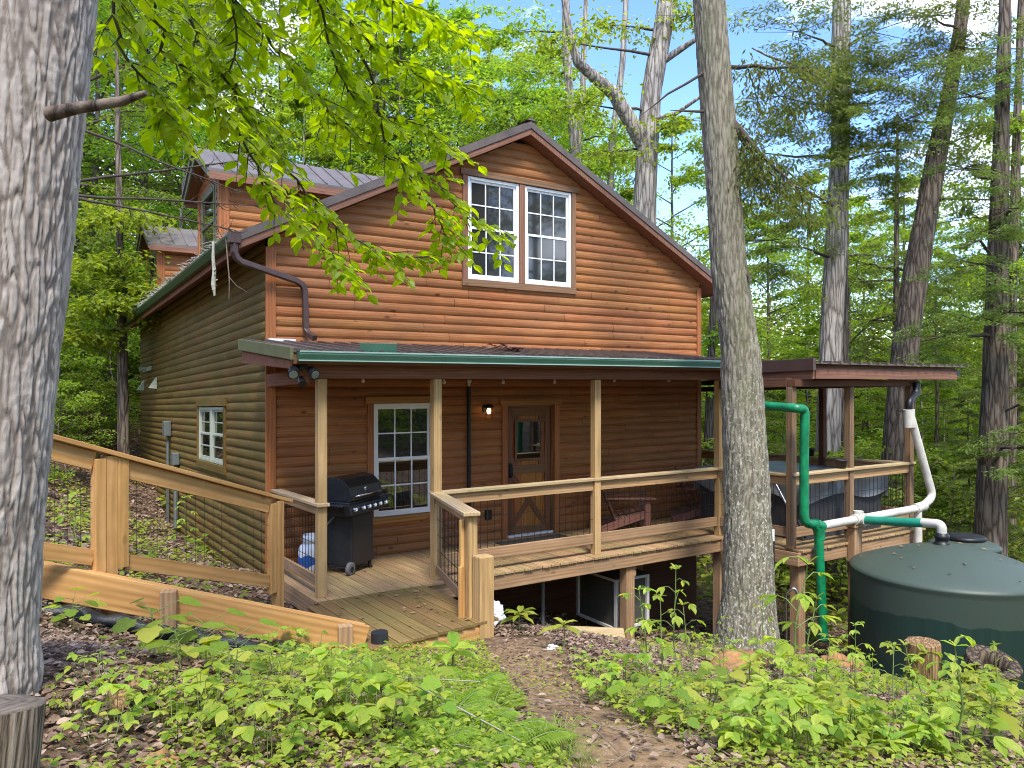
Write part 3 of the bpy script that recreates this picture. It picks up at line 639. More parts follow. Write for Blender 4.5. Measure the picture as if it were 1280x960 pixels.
q = MB(); q.box(-.16, -.03, 6.1, 6.35, .98, 1.22); mt = q.build("meter_box", M["grey"], cabin, True, .015)
q = MB(); q.tube([(-.08, 6.22, .98), (-.08, 6.22, -.5)], .045, 8); q.build("conduit", M["grey"], mt, True)
for y, z in ((11.1, 2.66), (9.1, 2.66)):
    q = MB(); q.prism([(-.03, z - .12), (-.18, z - .1), (-.03, z + .14)], y - .12, y + .12); q.build("wall_vent", M["palegreen"], cabin, True)
q = MB(); q.tube([(-.02, 10.4, 3.05), (-.22, 10.4, 3.05)], .05, 10); q.box(-.06, -.02, 9.8, 11, 3.0, 3.1); q.build("wall_vent", M["palegreen"], cabin, True)
# twin flood light under the porch corner
q = MB(); q.box(-.3, -.1, -1.93, -1.87, 2.5, 2.56); q.tube([(-.2, -1.95, 2.53), (-.2, -2.02, 2.5)], .025, 8); fl = q.build("flood_light", M["black"], cabin, True)
m, t, p, out = newmat("lens_glass"); p.inputs["Base Color"].default_value = (.16, .18, .16, 1); p.inputs["Roughness"].default_value = .08
for x, a in ((-.3, -.5), (-.1, .35)):
    q = MB(); ax = Vector((a * .5, -.8, -.45)).normalized(); c = Vector((x, -2.08, 2.47))
    q.tube([c - ax * .07, c - ax * .03, c + ax * .03, c + ax * .07], [.03, .05, .055, .058], 14); h = q.build("lamp_head", M["black"], fl, True)
    q = MB(); q.tube([c + ax * .071, c + ax * .075], .045, 14); q.build("lens", m, h, True)
q = MB(); c = Vector((-.2, -2.02, 2.36)); q.tube([c + Vector((0, .02, .04)), c + Vector((0, -.05, -.02))], [.035, .045], 12); q.build("motion_sensor", M["black"], fl, True)
# ------------------------------------------------------------------ things on the porch
def dz(y): return -K * y
M["chairwood"] = wood("brown_chair_slats", (.17, .082, .055), (.25, .13, .095), .5, .15, .3)
M["lid"] = plain("grill_lid", (.06, .056, .048), .3, .6, .2, 8); M["chrome"] = plain("bright_steel", (.62, .62, .62), .2, 1, .05, 8)
M["grillbody"] = plain("grill_cart", (.026, .026, .027), .45, .2, .25, 14)
M["rubber"] = plain("grey_wheel", (.12, .12, .12), .7, 0, .1, 8)
def grill():
    t = thing("gas_grill", "black gas grill with silver knobs on a wheeled cart beside the porch window", "grill", (.86, -.66, dz(-.66)), R(34))
    q = MB(); q.box(-.24, .24, -.2, .2, .1, .74); c = q.build("cart", M["grillbody"], t, bevel=.01)
    q = MB(); q.box(-.225, .225, -.206, -.2, .13, .72); q.build("cart_door", M["grillbody"], c, bevel=.003)
    for x in (.2,):
        for y in (-.17, .17):
            q = MB(); q.tube([(x, y, .12), (x, y, .05), (x + .015, y, 0)], [.022, .022, .035], 8); q.build("leg", M["black"], t)
    for y in (-.2, .2):
        q = MB(); q.lathe((-.27, y, .085), [(.0, -.025), (.06, -.025), (.085, -.018), (.085, .018), (.06, .025), (0, .025)], 24, True, "y"); w = q.build("wheel", M["rubber"], t)
        q = MB(); q.lathe((-.27, y, .085), [(.0, -.03), (.035, -.029), (.035, .029), (0, .03)], 12, True, "y"); q.build("hub", M["black"], w)
    q = MB(); q.tube([(-.27, -.2, .085), (-.27, .2, .085)], .01, 8); q.build("axle", M["black"], t)
    q = MB(); q.prism([(-.33, .74), (.33, .74), (.35, .82), (.35, .92), (-.35, .92), (-.35, .82)], -.24, .24); q.build("fire_box", M["grillbody"], t, bevel=.012)
    q = MB(); pr_ = [(-.25, .925), (-.26, 1.0), (-.23, 1.1), (-.12, 1.19), (.06, 1.21), (.2, 1.16), (.25, 1.05), (.25, .925)]
    q.prism(pr_, -.33, .33, "x"); l = q.build("lid", M["lid"], t, bevel=.012)
    for s in (-1, 1):
        q = MB(); q.prism([(a * 1.03, .92 + (b - .92) * 1.03) for a, b in pr_], s * .335 - .012, s * .335 + .012, "x")
        q.build("lid_end", M["grillbody"], l, bevel=.006)
    q = MB(); q.tube([(-.24, -.25, .98), (-.24, -.31, 1.0), (.24, -.31, 1.0), (.24, -.25, .98)], .014, 10); q.build("handle", M["chrome"], l)
    q = MB(); q.lathe((0, -.245, 1.06), [(0, -.004), (.03, -.004), (.03, .01), (0, .01)], 16, True, "y"); q.build("thermometer", M["chrome"], l)
    q = MB(); q.prism([(-.3, .9), (-.33, .78), (-.25, .75), (-.22, .9)], -.44, .42, "x"); pn = q.build("control_panel", M["black"], t, bevel=.008)
    for k in range(6):
        x = -.36 + k * .125 + (.05 if k else 0); nrm = Vector((0, -.97, .24)); c = Vector((x, -.322, .84))
        q = MB(); q.tube([c, c + nrm * .012, c + nrm * .035], [.03, .03, .022], 14); q.build("knob", M["chrome"], pn)
    for s in (-1, 1):
        q = MB(); q.box(min(s * .36, s * .62), max(s * .36, s * .62), -.24, .2, .86, .905) if s > 0 else q.box(-.46, -.36, -.22, .2, .87, .9); q.build("side_shelf", M["grillbody"], t, bevel=.012)
    q = MB(); q.tube([(-.25, .05, .72), (-.36, .1, .62), (-.4, .15, .4), (-.44, .3, .42)], .012, 8); q.build("gas_hose", M["rubber"], t)
grill()
def gas_bottle():
    t = thing("propane_tank", "white propane tank with a blue label behind the porch end rail", "gas tank", (.37, -.62, dz(-.62)))
    q = MB(); q.lathe((0, 0, 0), [(0, .02), (.1, .02), (.14, .05), (.155, .1), (.155, .3), (.14, .36), (.09, .4), (0, .41)], 28); b = q.build("body", M["white"], t)
    q = MB(); q.lathe((0, 0, 0), [(.1, 0), (.11, 0), (.11, .04), (.1, .04)], 24); q.build("foot_ring", M["white"], t)
    q = MB(); q.lathe((0, 0, 0), [(.1, .4), (.105, .4), (.105, .5), (.1, .5), (.1, .4)], 24); q.lathe((0, 0, 0), [(.0, .4), (.02, .4), (.02, .46), (0, .46)], 10); q.build("collar", M["white"], t)
    q = MB(); a = [2.6 + k * .12 for k in range(26)]
    q.add([(.157 * math.cos(x), .157 * math.sin(x), z) for x in a for z in (.12 + .03 * math.sin(x * 3), .25 + .02 * math.sin(x * 5))], [(2 * k, 2 * k + 2, 2 * k + 3, 2 * k + 1) for k in range(25)]); q.build("label", plain("blue_label", (.03, .12, .38), .4), b)
gas_bottle()
def chair():
    t = thing("adirondack_chair", "dark brown slatted adirondack chair nearest the door, half behind a porch post", "chair")
    q = MB()
    for k in range(6): y = -.30 + k * .095; z = .36 - k * .024; q.obox((0, y, z), (1, 0, 0), (0, .97, -.25), (0, .25, .97), .27, .043, .009)
    q.build("seat", M["chairwood"], t, bevel=.003)
    for k in range(7):
        x = (k - 3) * .082; h = .82 - abs(k - 3) * .025
        q = MB(); q.beam((x * .82, .2, .2), (x * 1.08, .2 + h * .36, .2 + h * .9), .07, .018, (0, -1, .3)); q.build("back_slat", M["chairwood"], t, bevel=.004)
    q = MB(); q.beam((-.27, .3, .47), (.27, .3, .47), .03, .06); q.beam((-.3, .42, .72), (.3, .42, .72), .03, .06); q.build("back_rail", M["chairwood"], t, bevel=.003)
    for s in (-1, 1):
        q = MB(); q.prism([(s * .23, -.42), (s * .37, -.42), (s * .37, -.25), (s * .34, .38), (s * .27, .38), (s * .25, -.2)] if s > 0 else [(-.37, -.42), (-.23, -.42), (-.25, -.2), (-.27, .38), (-.34, .38), (-.37, -.25)], .555, .577, "z"); q.build("arm_rest", M["chairwood"], t, bevel=.004)
        q = MB(); q.beam((s * .3, -.29, 0), (s * .3, -.29, .555), .03, .1, (0, 1, 0)); q.build("leg", M["chairwood"], t, bevel=.004)
        q = MB(); q.beam((s * .275, -.34, .34), (s * .275, .55, .03), .03, .12, (0, 0, 1)); q.build("leg", M["chairwood"], t, bevel=.004)
    return t
ch = chair(); ch.location = (5.58, -.62, dz(-.6)); ch.rotation_euler = (0, 0, R(58)); ch["group"] = "adirondack chairs on the porch"
c2 = dup(ch, (7.4, -.6, dz(-.6)), R(50), 1.0, "dark brown slatted adirondack chair at the far corner post of the porch")
t = thing("side_table", "small dark green side table past the far adirondack chair", "table", (8.35, -.2, dz(-.2)))
gm = plain("dark_green_plastic", (.01, .05, .04), .4)
q = MB(); q.lathe((0, 0, 0), [(0, .5), (.27, .5), (.27, .53), (0, .53)], 24); q.build("table_top", gm, t)
for k in range(3):
    a = k * 2.1; q = MB(); q.tube([(.2 * math.cos(a), .2 * math.sin(a), .5), (.25 * math.cos(a), .25 * math.sin(a), 0)], .03, 8); q.build("leg", gm, t)
q = MB(); q.box(3.3, 4.5, -1.0, -.25, .002, .014); mt = q.build("door_mat", plain("dark_mat", (.045, .04, .03), .95, 0, .3, 30, .5), None, True, .003); fin(mt, "flat dark mat lying on the deck in front of the cabin door", "door mat")
# hot tub under the side porch
t = thing("hot_tub", "grey hot tub with vinyl cover behind the side deck rail", "hot tub", (8.0, -1.9, dz(-1.9)))
tubm = plain("tub_cabinet", (.035, .037, .04), .6, 0, .15, 6); cov = plain("grey_vinyl_cover", (.165, .175, .185), .32, 0, .12, 2.5, .35)
q = MB()
for k in range(20):
    x = -1.0 + k * .1
    q.box(x + .002, x + .098, -1.0, -.96, .02, .78); q.box(x + .002, x + .098, .96, 1.0, .02, .78)
    q.box(-1.0, -.96, x + .002, x + .098, .02, .78); q.box(.96, 1.0, x + .002, x + .098, .02, .78)
q.box(-.95, .95, -.95, .95, 0, .8); q.build("cabinet", tubm, t)
q = MB(); vs = []; n = 21
for j in range(n):
    for i in range(n):
        x, y = -1.07 + 2.14 * i / (n - 1), -1.07 + 2.14 * j / (n - 1); vs.append((x, y, .96 - .04 * abs(x) + .012 * math.sin(x * 5 + y * 3)))
q.add(vs, [(j * n + i, j * n + i + 1, (j + 1) * n + i + 1, (j + 1) * n + i) for j in range(n - 1) for i in range(n - 1)], None, True)
for s in (-1, 1):
    for ax in (0, 1):
        vs = []
        for i in range(n):
            u = -1.07 + 2.14 * i / (n - 1); sag = .24 + .05 * abs(math.sin(u * 2.1 + ax)) + .04 * math.sin(u * 4)
            for f_ in range(5):
                bulge = 1.07 + .025 * math.sin(f_ * .8 + u * 6) * (f_ > 0); z = .96 - .04 * abs(u if ax == 0 else 1.07) + .012 - sag * f_ / 4 * 1.2
                vs.append((u, s * bulge, z) if ax == 0 else (s * bulge, u, z))
        q.add(vs, [(i * 5 + f_, (i + 1) * 5 + f_, (i + 1) * 5 + f_ + 1, i * 5 + f_ + 1) for i in range(n - 1) for f_ in range(4)], None, True)
q.build("cover", cov, t)
q = MB(); q.tube([(-1.1, -1.0, .25), (-1.12, -.6, .86)], .02, 8); q.build("cover_lifter", M["chrome"], t)
q = MB(); q.tube([(-1.1, -1.12, .1), (-1.12, -1.0, .35)], .022, 8); q.build("lifter_bracket", M["black"], t)
# two little planters on the rails
def planter(x, y, label):
    t = thing("planter", label, "planter", (x, y, 1.055 + dz(y)), 0, "planters on the deck rail")
    q = MB(); q.lathe((0, 0, 0), [(0, 0), (.06, 0), (.085, .11), (.09, .11), (.09, .135), (.075, .135), (.07, .12), (0, .115)], 18); q.build("pot", plain("dark_pot", (.025, .016, .014), .6), t)
planter(9.4, -1.3, "small dark pot on the far deck rail, left of the rear post"); planter(7.55, -3.16, "small dark pot on the front rail beside the middle side-deck post")
# string of bulbs under the porch ceiling
q = MB(); P0 = [(.02 + k * .25, -.12 - .02 * math.sin(k), 2.49 + .02 * math.cos(k * 1.6)) for k in range(30)]; q.tube(P0, .006, 5)
ls = q.build("string_lights", M["black"], None, True); fin(ls, "string of small white bulbs hanging along the porch ceiling", "string lights")
for k in (1, 5, 10, 14, 18, 23, 28):
    q = MB(); x, y, z = P0[k]; q.lathe((x, y, z - .05), [(0, -.03), (.02, -.02), (.028, 0), (.018, .025), (.012, .05), (0, .05)], 10); q.build("bulb", M["white"], ls, True)
# leaf clump caught on the porch roof, twigs along the eave gutter, hanging lichen stick
dm_ = plain("dead_twig", (.2, .15, .1), .9, 0, .3, 20)
q = MB()
for k in range(70):
    a = random.random() * 6.28; c = Vector((2.9 + random.gauss(0, .11), -1.25 + random.gauss(0, .14), 0)); c.z = pz(c.x, c.y) + .03 + random.random() * .06
    dvec = Vector((math.cos(a), math.sin(a), random.uniform(-.3, .5))).normalized(); s_ = dvec.cross(Vector((0, 0, 1))).normalized(); l = random.uniform(.04, .09)
    q.add([c - dvec * l, c + s_ * l * .4, c + dvec * l, c - s_ * l * .4 + Vector((0, 0, .01))], [(0, 1, 2, 3)])
lp = q.build("leaf_clump", plain("dead_leaves", (.22, .1, .075), .9, 0, .4, 30), None, True); fin(lp, "small heap of dead brown leaves caught on the porch roof", "leaf pile")
q = MB()
for k in range(420):
    y = random.uniform(-.1, 11.9); c = Vector((-.47 + random.gauss(0, .05), y, 4.27 + random.random() * .05)); a = random.random() * 6.28
    dvec = Vector((math.cos(a), math.sin(a), random.uniform(-.4, .5))).normalized(); l = random.uniform(.05, .2)
    q.beam(c - dvec * l * .5, c + dvec * l * .5, .008, .008)
lp = q.build("gutter_debris", plain("grey_twigs", (.33, .3, .25), .9, 0, .3, 20), None, True); fin(lp, "grey twigs and leaf debris piled along the left eave gutter", "debris", None, "stuff")
q = MB(); q.tube([(-.56, .5, 4.28), (-.57, .46, 4.05), (-.56, .44, 3.88), (-.58, .40, 3.7), (-.57, .38, 3.55)], [.014, .02, .024, .03, .012], 8, True, True, .3)
for k in range(5): z = 3.6 + k * .07; q.tube([(-.57, .4, z), (-.57 + random.uniform(-.06, .06), .4 + random.uniform(-.05, .05), z + .03)], .01, 5)
lp = q.build("hanging_stick", plain("lichen_stick", (.38, .37, .28), .9, 0, .25, 20), None, True); fin(lp, "lichen covered stick hanging down from the left eave gutter", "stick")
q = MB(); q.tube([(-.53, -.05, 4.3), (-.52, -.1, 4.0), (-.5, -.12, 3.7), (-.5, -.1, 3.45)], [.012, .01, .008, .004], 6); q.tube([(-.5, -.12, 3.72), (-.42, -.14, 3.62), (-.3, -.16, 3.55)], [.008, .006, .003], 6)
lp = q.build("hanging_twig", dm_, None, True); fin(lp, "thin bare forked twig hanging from the gutter corner by the downspout", "twig")

# ------------------------------------------------------------------ rainwater pipes and tanks
M["greenpipe"] = plain("green_painted_pipe", (.004, .2, .075), .4, 0, .35, 9)
M["tealpipe"] = plain("teal_pipe", (.015, .24, .15), .45, 0, .15, 6)
t = thing("rainwater_pipe", "green and white plumbing pipe running from the porch gutter to the water tanks", "pipe")
def bend(pts, r=.12, n=6):
    pts = [Vector(p) for p in pts]; o = [pts[0]]
    for a, b, c in zip(pts[:-2], pts[1:-1], pts[2:]):
        u, w = (a - b), (c - b); k = min(r, u.length * .45, w.length * .45); s, e = b + u.normalized() * k, b + w.normalized() * k
        for i in range(n + 1): f_ = i / n; o.append(s * (1 - f_) ** 2 + b * 2 * f_ * (1 - f_) + e * f_ * f_)
    return o + [pts[-1]]
y5 = -3.46
q = MB(); q.tube(bend([(6.22, -2.17, 2.30), (6.23, -2.2, 2.16), (6.15, -2.7, 2.10), (6.10, y5, 2.07), (6.28, y5, 2.06), (6.26, y5, 1.2), (6.26, y5, .5), (6.55, y5, .46)], .13), .062, 16); q.tube(bend([(6.48, y5, .46), (6.55, y5, .40), (6.58, y5, .3), (6.69, y5, -1.15)], .08), .062, 16)
gp_ = q.build("green_pipe", M["greenpipe"], t)
q = MB(); q.tube([(6.22, -2.16, 2.5), (6.22, -2.17, 2.30)], [.05, .07], 12); q.build("gutter_outlet", M["white"], t)
q = MB(); q.tube([(6.5, y5, .47), (6.66, y5, .42)], .074, 16); q.tube([(6.6, y5, .42), (6.605, y5, .25)], .072, 16); q.build("tee_fitting", M["greenpipe"], gp_)
q = MB(); q.tube(bend([(6.66, y5, .43), (9.16, y5, .46), (9.52, y5, .60), (9.05, y5 + .1, 1.9)], .14), .06, 16); wp = q.build("white_pipe", M["pipewhite"], t)
q = MB(); q.tube([(7.40, y5, .44), (7.62, y5, .444)], .078, 16); q.tube([(7.51, y5, .44), (7.51, y5 - .12, .44)], .078, 16); q.tube([(7.51, y5, .44), (7.51, y5, .56)], .07, 16); q.build("tee_fitting", M["pipewhite"], wp)
q = MB(); q.tube([(9.0, y5, .458), (9.25, y5, .48)], .076, 16); q.tube([(9.08, y5, .45), (9.08, y5, -1.6)], .058, 16); q.build("tee_fitting", M["pipewhite"], wp)
q = MB(); q.tube([(9.02, y5 + .1, 1.72), (9.0, y5 + .1, 2.0)], .085, 16); q.build("pipe_coupling", M["pipewhite"], wp)
q = MB(); q.tube(bend([(9.02, y5 + .1, 1.95), (9.0, y5 + .1, 2.12), (9.3, y5 + .15, 2.25), (9.33, y5 + .15, 2.42)], .1), .055, 12); q.build("black_elbow", M["black"], t)
TK = Vector((7.47, -4.75, 0)); TIN = Vector((7.49, -4.66, .4))
q = MB(); q.tube([(7.51, y5 - .1, .44), (7.50, -4.42, .53)], .06, 16); q.build("teal_pipe", M["tealpipe"], t)
q = MB(); q.tube(bend([(7.50, -4.40, .532), (7.49, -4.66, .555), (7.49, -4.66, .38)], .13), .06, 16); q.build("white_elbow", M["pipewhite"], t)
q = MB(); q.box(7.42, 7.6, -3.46, -3.34, -.28, .22); q.box(7.38, 7.64, -3.49, -3.34, .23, .36); q.build("pipe_support", M["rim"], t, True, .005)

def tankmat(name, zb, rim):
    m, t, p, out = newmat(name); o = objco(t); s = N(t, "ShaderNodeSeparateXYZ"); t.links.new(o, s.inputs[0])
    n = tnoise(t, mapping(t, o, (1.2, 1.2, .5)), 1, 5, .6); n2 = tnoise(t, mapping(t, o, (14, 14, .8)), 1, 5, .65); n3 = tnoise(t, o, 5, 6, .7)
    edge = math_(t, "ADD", s.outputs[2], math_(t, "MULTIPLY", math_(t, "SUBTRACT", n, .5), .35))
    band = N(t, "ShaderNodeMapRange"); band.inputs[1].default_value = rim - .40; band.inputs[2].default_value = rim - .385; t.links.new(edge, band.inputs[0])
    top = N(t, "ShaderNodeMapRange"); top.inputs[1].default_value = rim - .02; top.inputs[2].default_value = rim + .03; t.links.new(s.outputs[2], top.inputs[0])
    base = ramp(t, n2, [(.3, (.007, .023, .017)), (.7, (.012, .036, .026))])
    c = mixc(t, math_(t, "MULTIPLY", band.outputs[0], .8), base, (.042, .06, .045))
    c = mixc(t, math_(t, "MULTIPLY", top.outputs[0], math_(t, "ADD", .55, math_(t, "MULTIPLY", n3, .7))), c, (.05, .07, .052))
    t.links.new(c, p.inputs["Base Color"]); p.inputs["Roughness"].default_value = .5; p.inputs["Specular IOR Level"].default_value = .4
    bump(t, p, n3, .12, .01); return m
def tank(name, label, c, r, rim, base, dome, fit, mat):
    t = thing(name, label, "water tank", (c[0], c[1], 0))
    prof = [(0, base), (r, base)]
    for k in range(9):
        z = base + (rim - base) * k / 8; prof += [(r, z + .02), (r, z + (rim - base) / 8 - .09)] if k < 8 else []
    prof += [(r, rim - .05), (r + .012, rim - .02), (r + .01, rim), (r - .03, rim + .035)]
    for k in range(1, 10): f_ = k / 9; prof.append(((r - .03) * (1 - f_), rim + .035 + dome * math.sin(f_ * math.pi / 2)))
    q = MB(); q.lathe((0, 0, 0), prof, 240); q.build("tank_body", mat, t)
    for k in range(0):
        q = MB(); a = k * 1.9 + 3.5; pts = [((r - .03) * (1 - f_) * math.cos(a), (r - .03) * (1 - f_) * math.sin(a), rim + .037 + dome * math.sin(f_ * math.pi / 2)) for f_ in (0, .2, .4, .6)]; q.tube(pts, [.012, .01, .008, .003], 8); q.build("dome_rib", mat, t)
    return t
TR, TRIM = 1.17, -.03
t = tank("water_tank", "big dark green ribbed water tank with a dusty domed top", TK, TR, TRIM, -1.95, .29, None, tankmat("tank_plastic", -1.95, TRIM))
q = MB(); q.lathe((TIN.x - TK.x, TIN.y - TK.y, 0), [(0, .2), (.1, .2), (.1, .31), (.08, .32), (.08, .36), (.09, .37), (.09, .41), (.075, .42), (.075, .44), (0, .44)], 24); q.build("inlet_fitting", M["black"], t)
t = tank("small_water_tank", "small dark green water tank behind the big one, only its lid showing", (9.9, -3.75, 0), .5, -.16, -2.4, .1, None, tankmat("small_tank_plastic", -2.4, -.16))
q = MB(); q.lathe((0, 0, 0), [(0, -.08), (.28, -.08), (.3, -.06), (.3, -.02), (.27, .0), (0, .01)], 32); q.build("lid", M["black"], t)

q = MB(); rr = random.Random(8)
for k in range(95):
    if k < 22: a, r_ = rr.random() * 6.28, TR * rr.random() ** .5 * .9; x, y = TK.x + math.cos(a) * r_, TK.y + math.sin(a) * r_; z = TRIM + .045 + .29 * math.sin((1 - r_ / TR) * math.pi / 2) + .006
    elif k < 60: x, y = rr.uniform(-.1, 1.1), rr.uniform(-3.6, -2.0); z = .012 + dz(y)
    else: x, y = rr.uniform(.1, 9.3), rr.uniform(-1.7, -.1); z = .012 + dz(y)
    a = rr.random() * 6.28; d_ = Vector((math.cos(a), math.sin(a), rr.uniform(-.1, .25))).normalized(); s_ = Vector((-d_.y, d_.x, 0)); l = rr.uniform(.02, .045); c = Vector((x, y, z))
    q.add([c - d_ * l, c + s_ * l * .45, c + d_ * l, c - s_ * l * .45 + Vector((0, 0, .008))], [(0, 1, 2, 3)])
o = q.build("fallen_leaves", plain("tan_fallen_leaves", (.26, .16, .08), .85, 0, .45, 3)); fin(o, "scattered dead leaves lying on the deck boards and the tank top", "fallen leaves", None, "stuff")
# ------------------------------------------------------------------ path fence, retaining board, drain pipe
t = thing("path_fence", "new pine fence with wire panels climbing the slope left of the porch", "fence")
A0, A1 = Vector((-2.9, -3.28, 1.02)), Vector((-.36, -1.84, .06))           # the foot line, falling towards the porch
dF = (A1 - A0).normalized(); dH = Vector((dF.x, dF.y, 0)).normalized(); nF = Vector((dH.y, -dH.x, 0))
def fp(s): return A0 + (A1 - A0) * s
def fpost(s, w, doubled, zlow, h=1.09):
    b = fp(s); q = MB(); q.obox(b + Vector((0, 0, (h + zlow) / 2)), dH, nF, (0, 0, 1), w / 2, .045, (h - zlow) / 2); o = q.build("post", M["fence"], t, False, .006)
    if doubled:
        q = MB()
        for s_ in (-1, 1): q.obox(b + dH * s_ * (w / 2 + .052) + nF * (.01) + Vector((0, 0, h / 2 + .06)), dH, nF, (0, 0, 1), .048, .036, h / 2 - .075)
        q.build("post_board", M["fence"], o, False, .005)
SA = .325
fpost(SA, .1, True, -.25); fpost(.985, .1, False, -.25)
q = MB(); b = fp(.985) - dH * .095; q.obox(b + nF * .01 + Vector((0, 0, .6)), dH, nF, (0, 0, 1), .04, .03, .47); q.build("post_board", M["fence"], t, False, .005)
q = MB(); q.beam(fp(-.3) + Vector((0, 0, 1.115)), fp(.93) + Vector((0, 0, 1.115)), .14, .04); q.beam(fp(.93) + Vector((0, 0, 1.117)), fp(1.045) + Vector((0, 0, 1.117)), .1, .036); q.build("cap_rail", M["fence"], t, False, .006)
for s0, s1 in ((-.3, SA - .05), (SA + .052, .94)):
    q = MB(); q.beam(fp(s0) + Vector((0, 0, 1.01)), fp(s1) + Vector((0, 0, 1.01)), .038, .15); q.build("top_rail", M["fence"], t, False, .004)
    q = MB(); q.beam(fp(s0) + Vector((0, 0, .22)), fp(s1) + Vector((0, 0, .22)), .038, .13); q.build("bottom_rail", M["fence"], t, False, .004)
    q = MB(); n = int((s1 - s0) * 2.9 / .1)
    for k in range(1, n): p_ = fp(s0 + (s1 - s0) * k / n); q.beam(p_ + Vector((0, 0, .28)), p_ + Vector((0, 0, .94)), .003, .003, (1, 0, 0))
    for k in range(1, 5): q.beam(fp(s0) + Vector((0, 0, .28 + k * .13)), fp(s1) + Vector((0, 0, .28 + k * .13)), .003, .003)
    q.build("wire_mesh", M["wire"], t)
t = thing("retaining_board", "long pine retaining board with grain whorls edging the sloping path", "retaining board")
K0, K1 = at(40, 702, 6.05), at(457, 783, 6.80); K0, K1 = Vector(K0), Vector(K1)
kd = (K1 - K0).normalized(); kh = Vector((kd.x, kd.y, 0)).normalized(); kn = Vector((kh.y, -kh.x, 0))
q = MB(); q.beam(K0 - Vector((0, 0, .13)), K1 - Vector((0, 0, .13)), .045, .27); kb = q.build("board", M["fence"], t, False, .006)
q = MB(); q.beam(K0 - kn * .065 - Vector((0, 0, .02)), K1 - kn * .065 - Vector((0, 0, .02)), .085, .038); q.build("board_cap", M["fence"], t, False, .006)
for f_ in (.385, .93):
    c = K0.lerp(K1, f_) + kn * .075 - Vector((0, 0, .19)); q = MB(); q.obox(c, kh, kn, (0, 0, 1), .062, .05, .19); q.build("stake", M["rim"], t, False, .006)
q = MB(); rr = random.Random(3); pts = [K0.lerp(K1, f_ / 24) + kn * (.1 + .03 * math.sin(f_)) - Vector((0, 0, .33 + .02 * math.sin(f_ * 1.7))) for f_ in range(0, 25)]
q.tube(pts, [.06 + .012 * math.sin(k * 2.3) for k in range(25)], 12, True, True, .25)
dp = q.build("landscape_fabric", plain("black_fabric", (.014, .016, .02), .45, 0, .3, 14, .6)); fin(dp, "crumpled black fabric roll along the foot of the pine retaining board", "fabric roll")
q = MB(); e = K1 + kn * .03 + kh * .12; q.tube([e + Vector((0, 0, -.05)), e + Vector((.01, 0, -.27))], [.075, .085], 14, True, True, .1)
dp = q.build("black_bucket", plain("black_plastic", (.02, .022, .026), .45, 0, .3, 10)); fin(dp, "short black plastic pipe stub at the corner of the entry platform", "pipe stub")

# ------------------------------------------------------------------ under and around the deck
t = thing("metal_crate", "grey framed screened crate under the deck beside the support post", "crate", (4.83, -1.15, -1.16), 0)
q = MB()
for x in (-.3, .3):
    for y in (-.44, .44): q.box(x - .025, x + .025, y - .025, y + .025, 0, .74)
for z in (.02, .72):
    for x in (-.3, .3): q.box(x - .024, x + .024, -.415, .415, z - .02, z + .02)
    for y in (-.44, .44): q.box(-.275, .275, y - .024, y + .024, z - .02, z + .02)
q.build("frame", plain("pale_frame", (.55, .54, .5), .5, 0, .1, 6), t, bevel=.004)
q = MB(); q.box(-.29, .29, -.43, .43, .03, .71); q.build("screen_panel", plain("dark_screen", (.06, .06, .05), .7, 0, .2, 20), t)
q = MB(); q.box(-.33, .33, -.47, .47, .742, .76); q.build("lid_board", M["darkvoid"], t, bevel=.004)
q = MB(); q.obox((3.25, -2.72, -.66), Vector((.8, -.6, -.02)).normalized(), Vector((.6, .8, .06)).normalized(), Vector((0, -.05, 1)), .33, .15, .025)
o = q.build("plank", M["cap"], None, False, .004); fin(o, "weathered plank lying on the ground in front of the screened crate", "plank")
q = MB(); q.tube([(3.3, -1.5, -.95), (3.3, -1.5, -.2)], .025, 8); o = q.build("grey_standpipe", M["grey"]); fin(o, "upright grey pipe in the dark under the deck", "pipe")
q = MB(); q.tube([(1.7, -2.2, -.4), (1.7, -2.15, .0)], .012, 6); o = q.build("thin_rod", M["grey"]); fin(o, "thin grey rod standing under the deck by the white bag", "rod")
import bmesh
def blob(name, loc, sc3, seed, amp, mat, label, cat, sub=4, group=None, fl=0):
    bm = bmesh.new(); bmesh.ops.create_icosphere(bm, subdivisions=sub, radius=1)
    for v in bm.verts:
        d_ = v.co.normalized(); k = 1 + amp * noise.noise(d_ * 1.6 + Vector((seed, 0, 0))) + amp * .5 * noise.noise(d_ * 4 + Vector((seed, 3, 0))) + amp * .25 * noise.noise(d_ * 9 + Vector((0, seed, 0)))
        v.co = d_ * k
        if fl and v.co.z < -fl: v.co.z = -fl
        v.co = Vector((v.co.x * sc3[0], v.co.y * sc3[1], v.co.z * sc3[2]))
    me = bpy.data.meshes.new(name); bm.to_mesh(me); bm.free(); me.materials.append(mat)
    for p_ in me.polygons: p_.use_smooth = True
    o = bpy.data.objects.new(name, me); COL.objects.link(o); o.location = loc; return fin(o, label, cat, group)
blob("white_bag", (1.62, -2.86, -.12), (.17, .14, .12), 3, .5, plain("white_plastic_bag", (.7, .71, .72), .4, 0, .05, 8), "crumpled white plastic bag on the ground by the newel post", "bag")
t = thing("yard_hydrant", "thin black and white standpipe rising beside the center tree trunk", "hydrant", (5.56, -3.5, 0))
q = MB(); q.tube([(0, 0, -1.1), (0, 0, .35)], .022, 8); q.build("riser", M["black"], t)
q = MB(); q.tube([(0, 0, .35), (0, 0, .5)], .02, 8); q.build("white_tip", M["white"], t)
q = MB(); q.tube(bend([(.25, -.02, -1.1), (.24, -.02, -.35), (.3, -.1, -.28), (.33, -.14, -.36)], .06), .02, 8); q.build("faucet", M["chrome"], t)
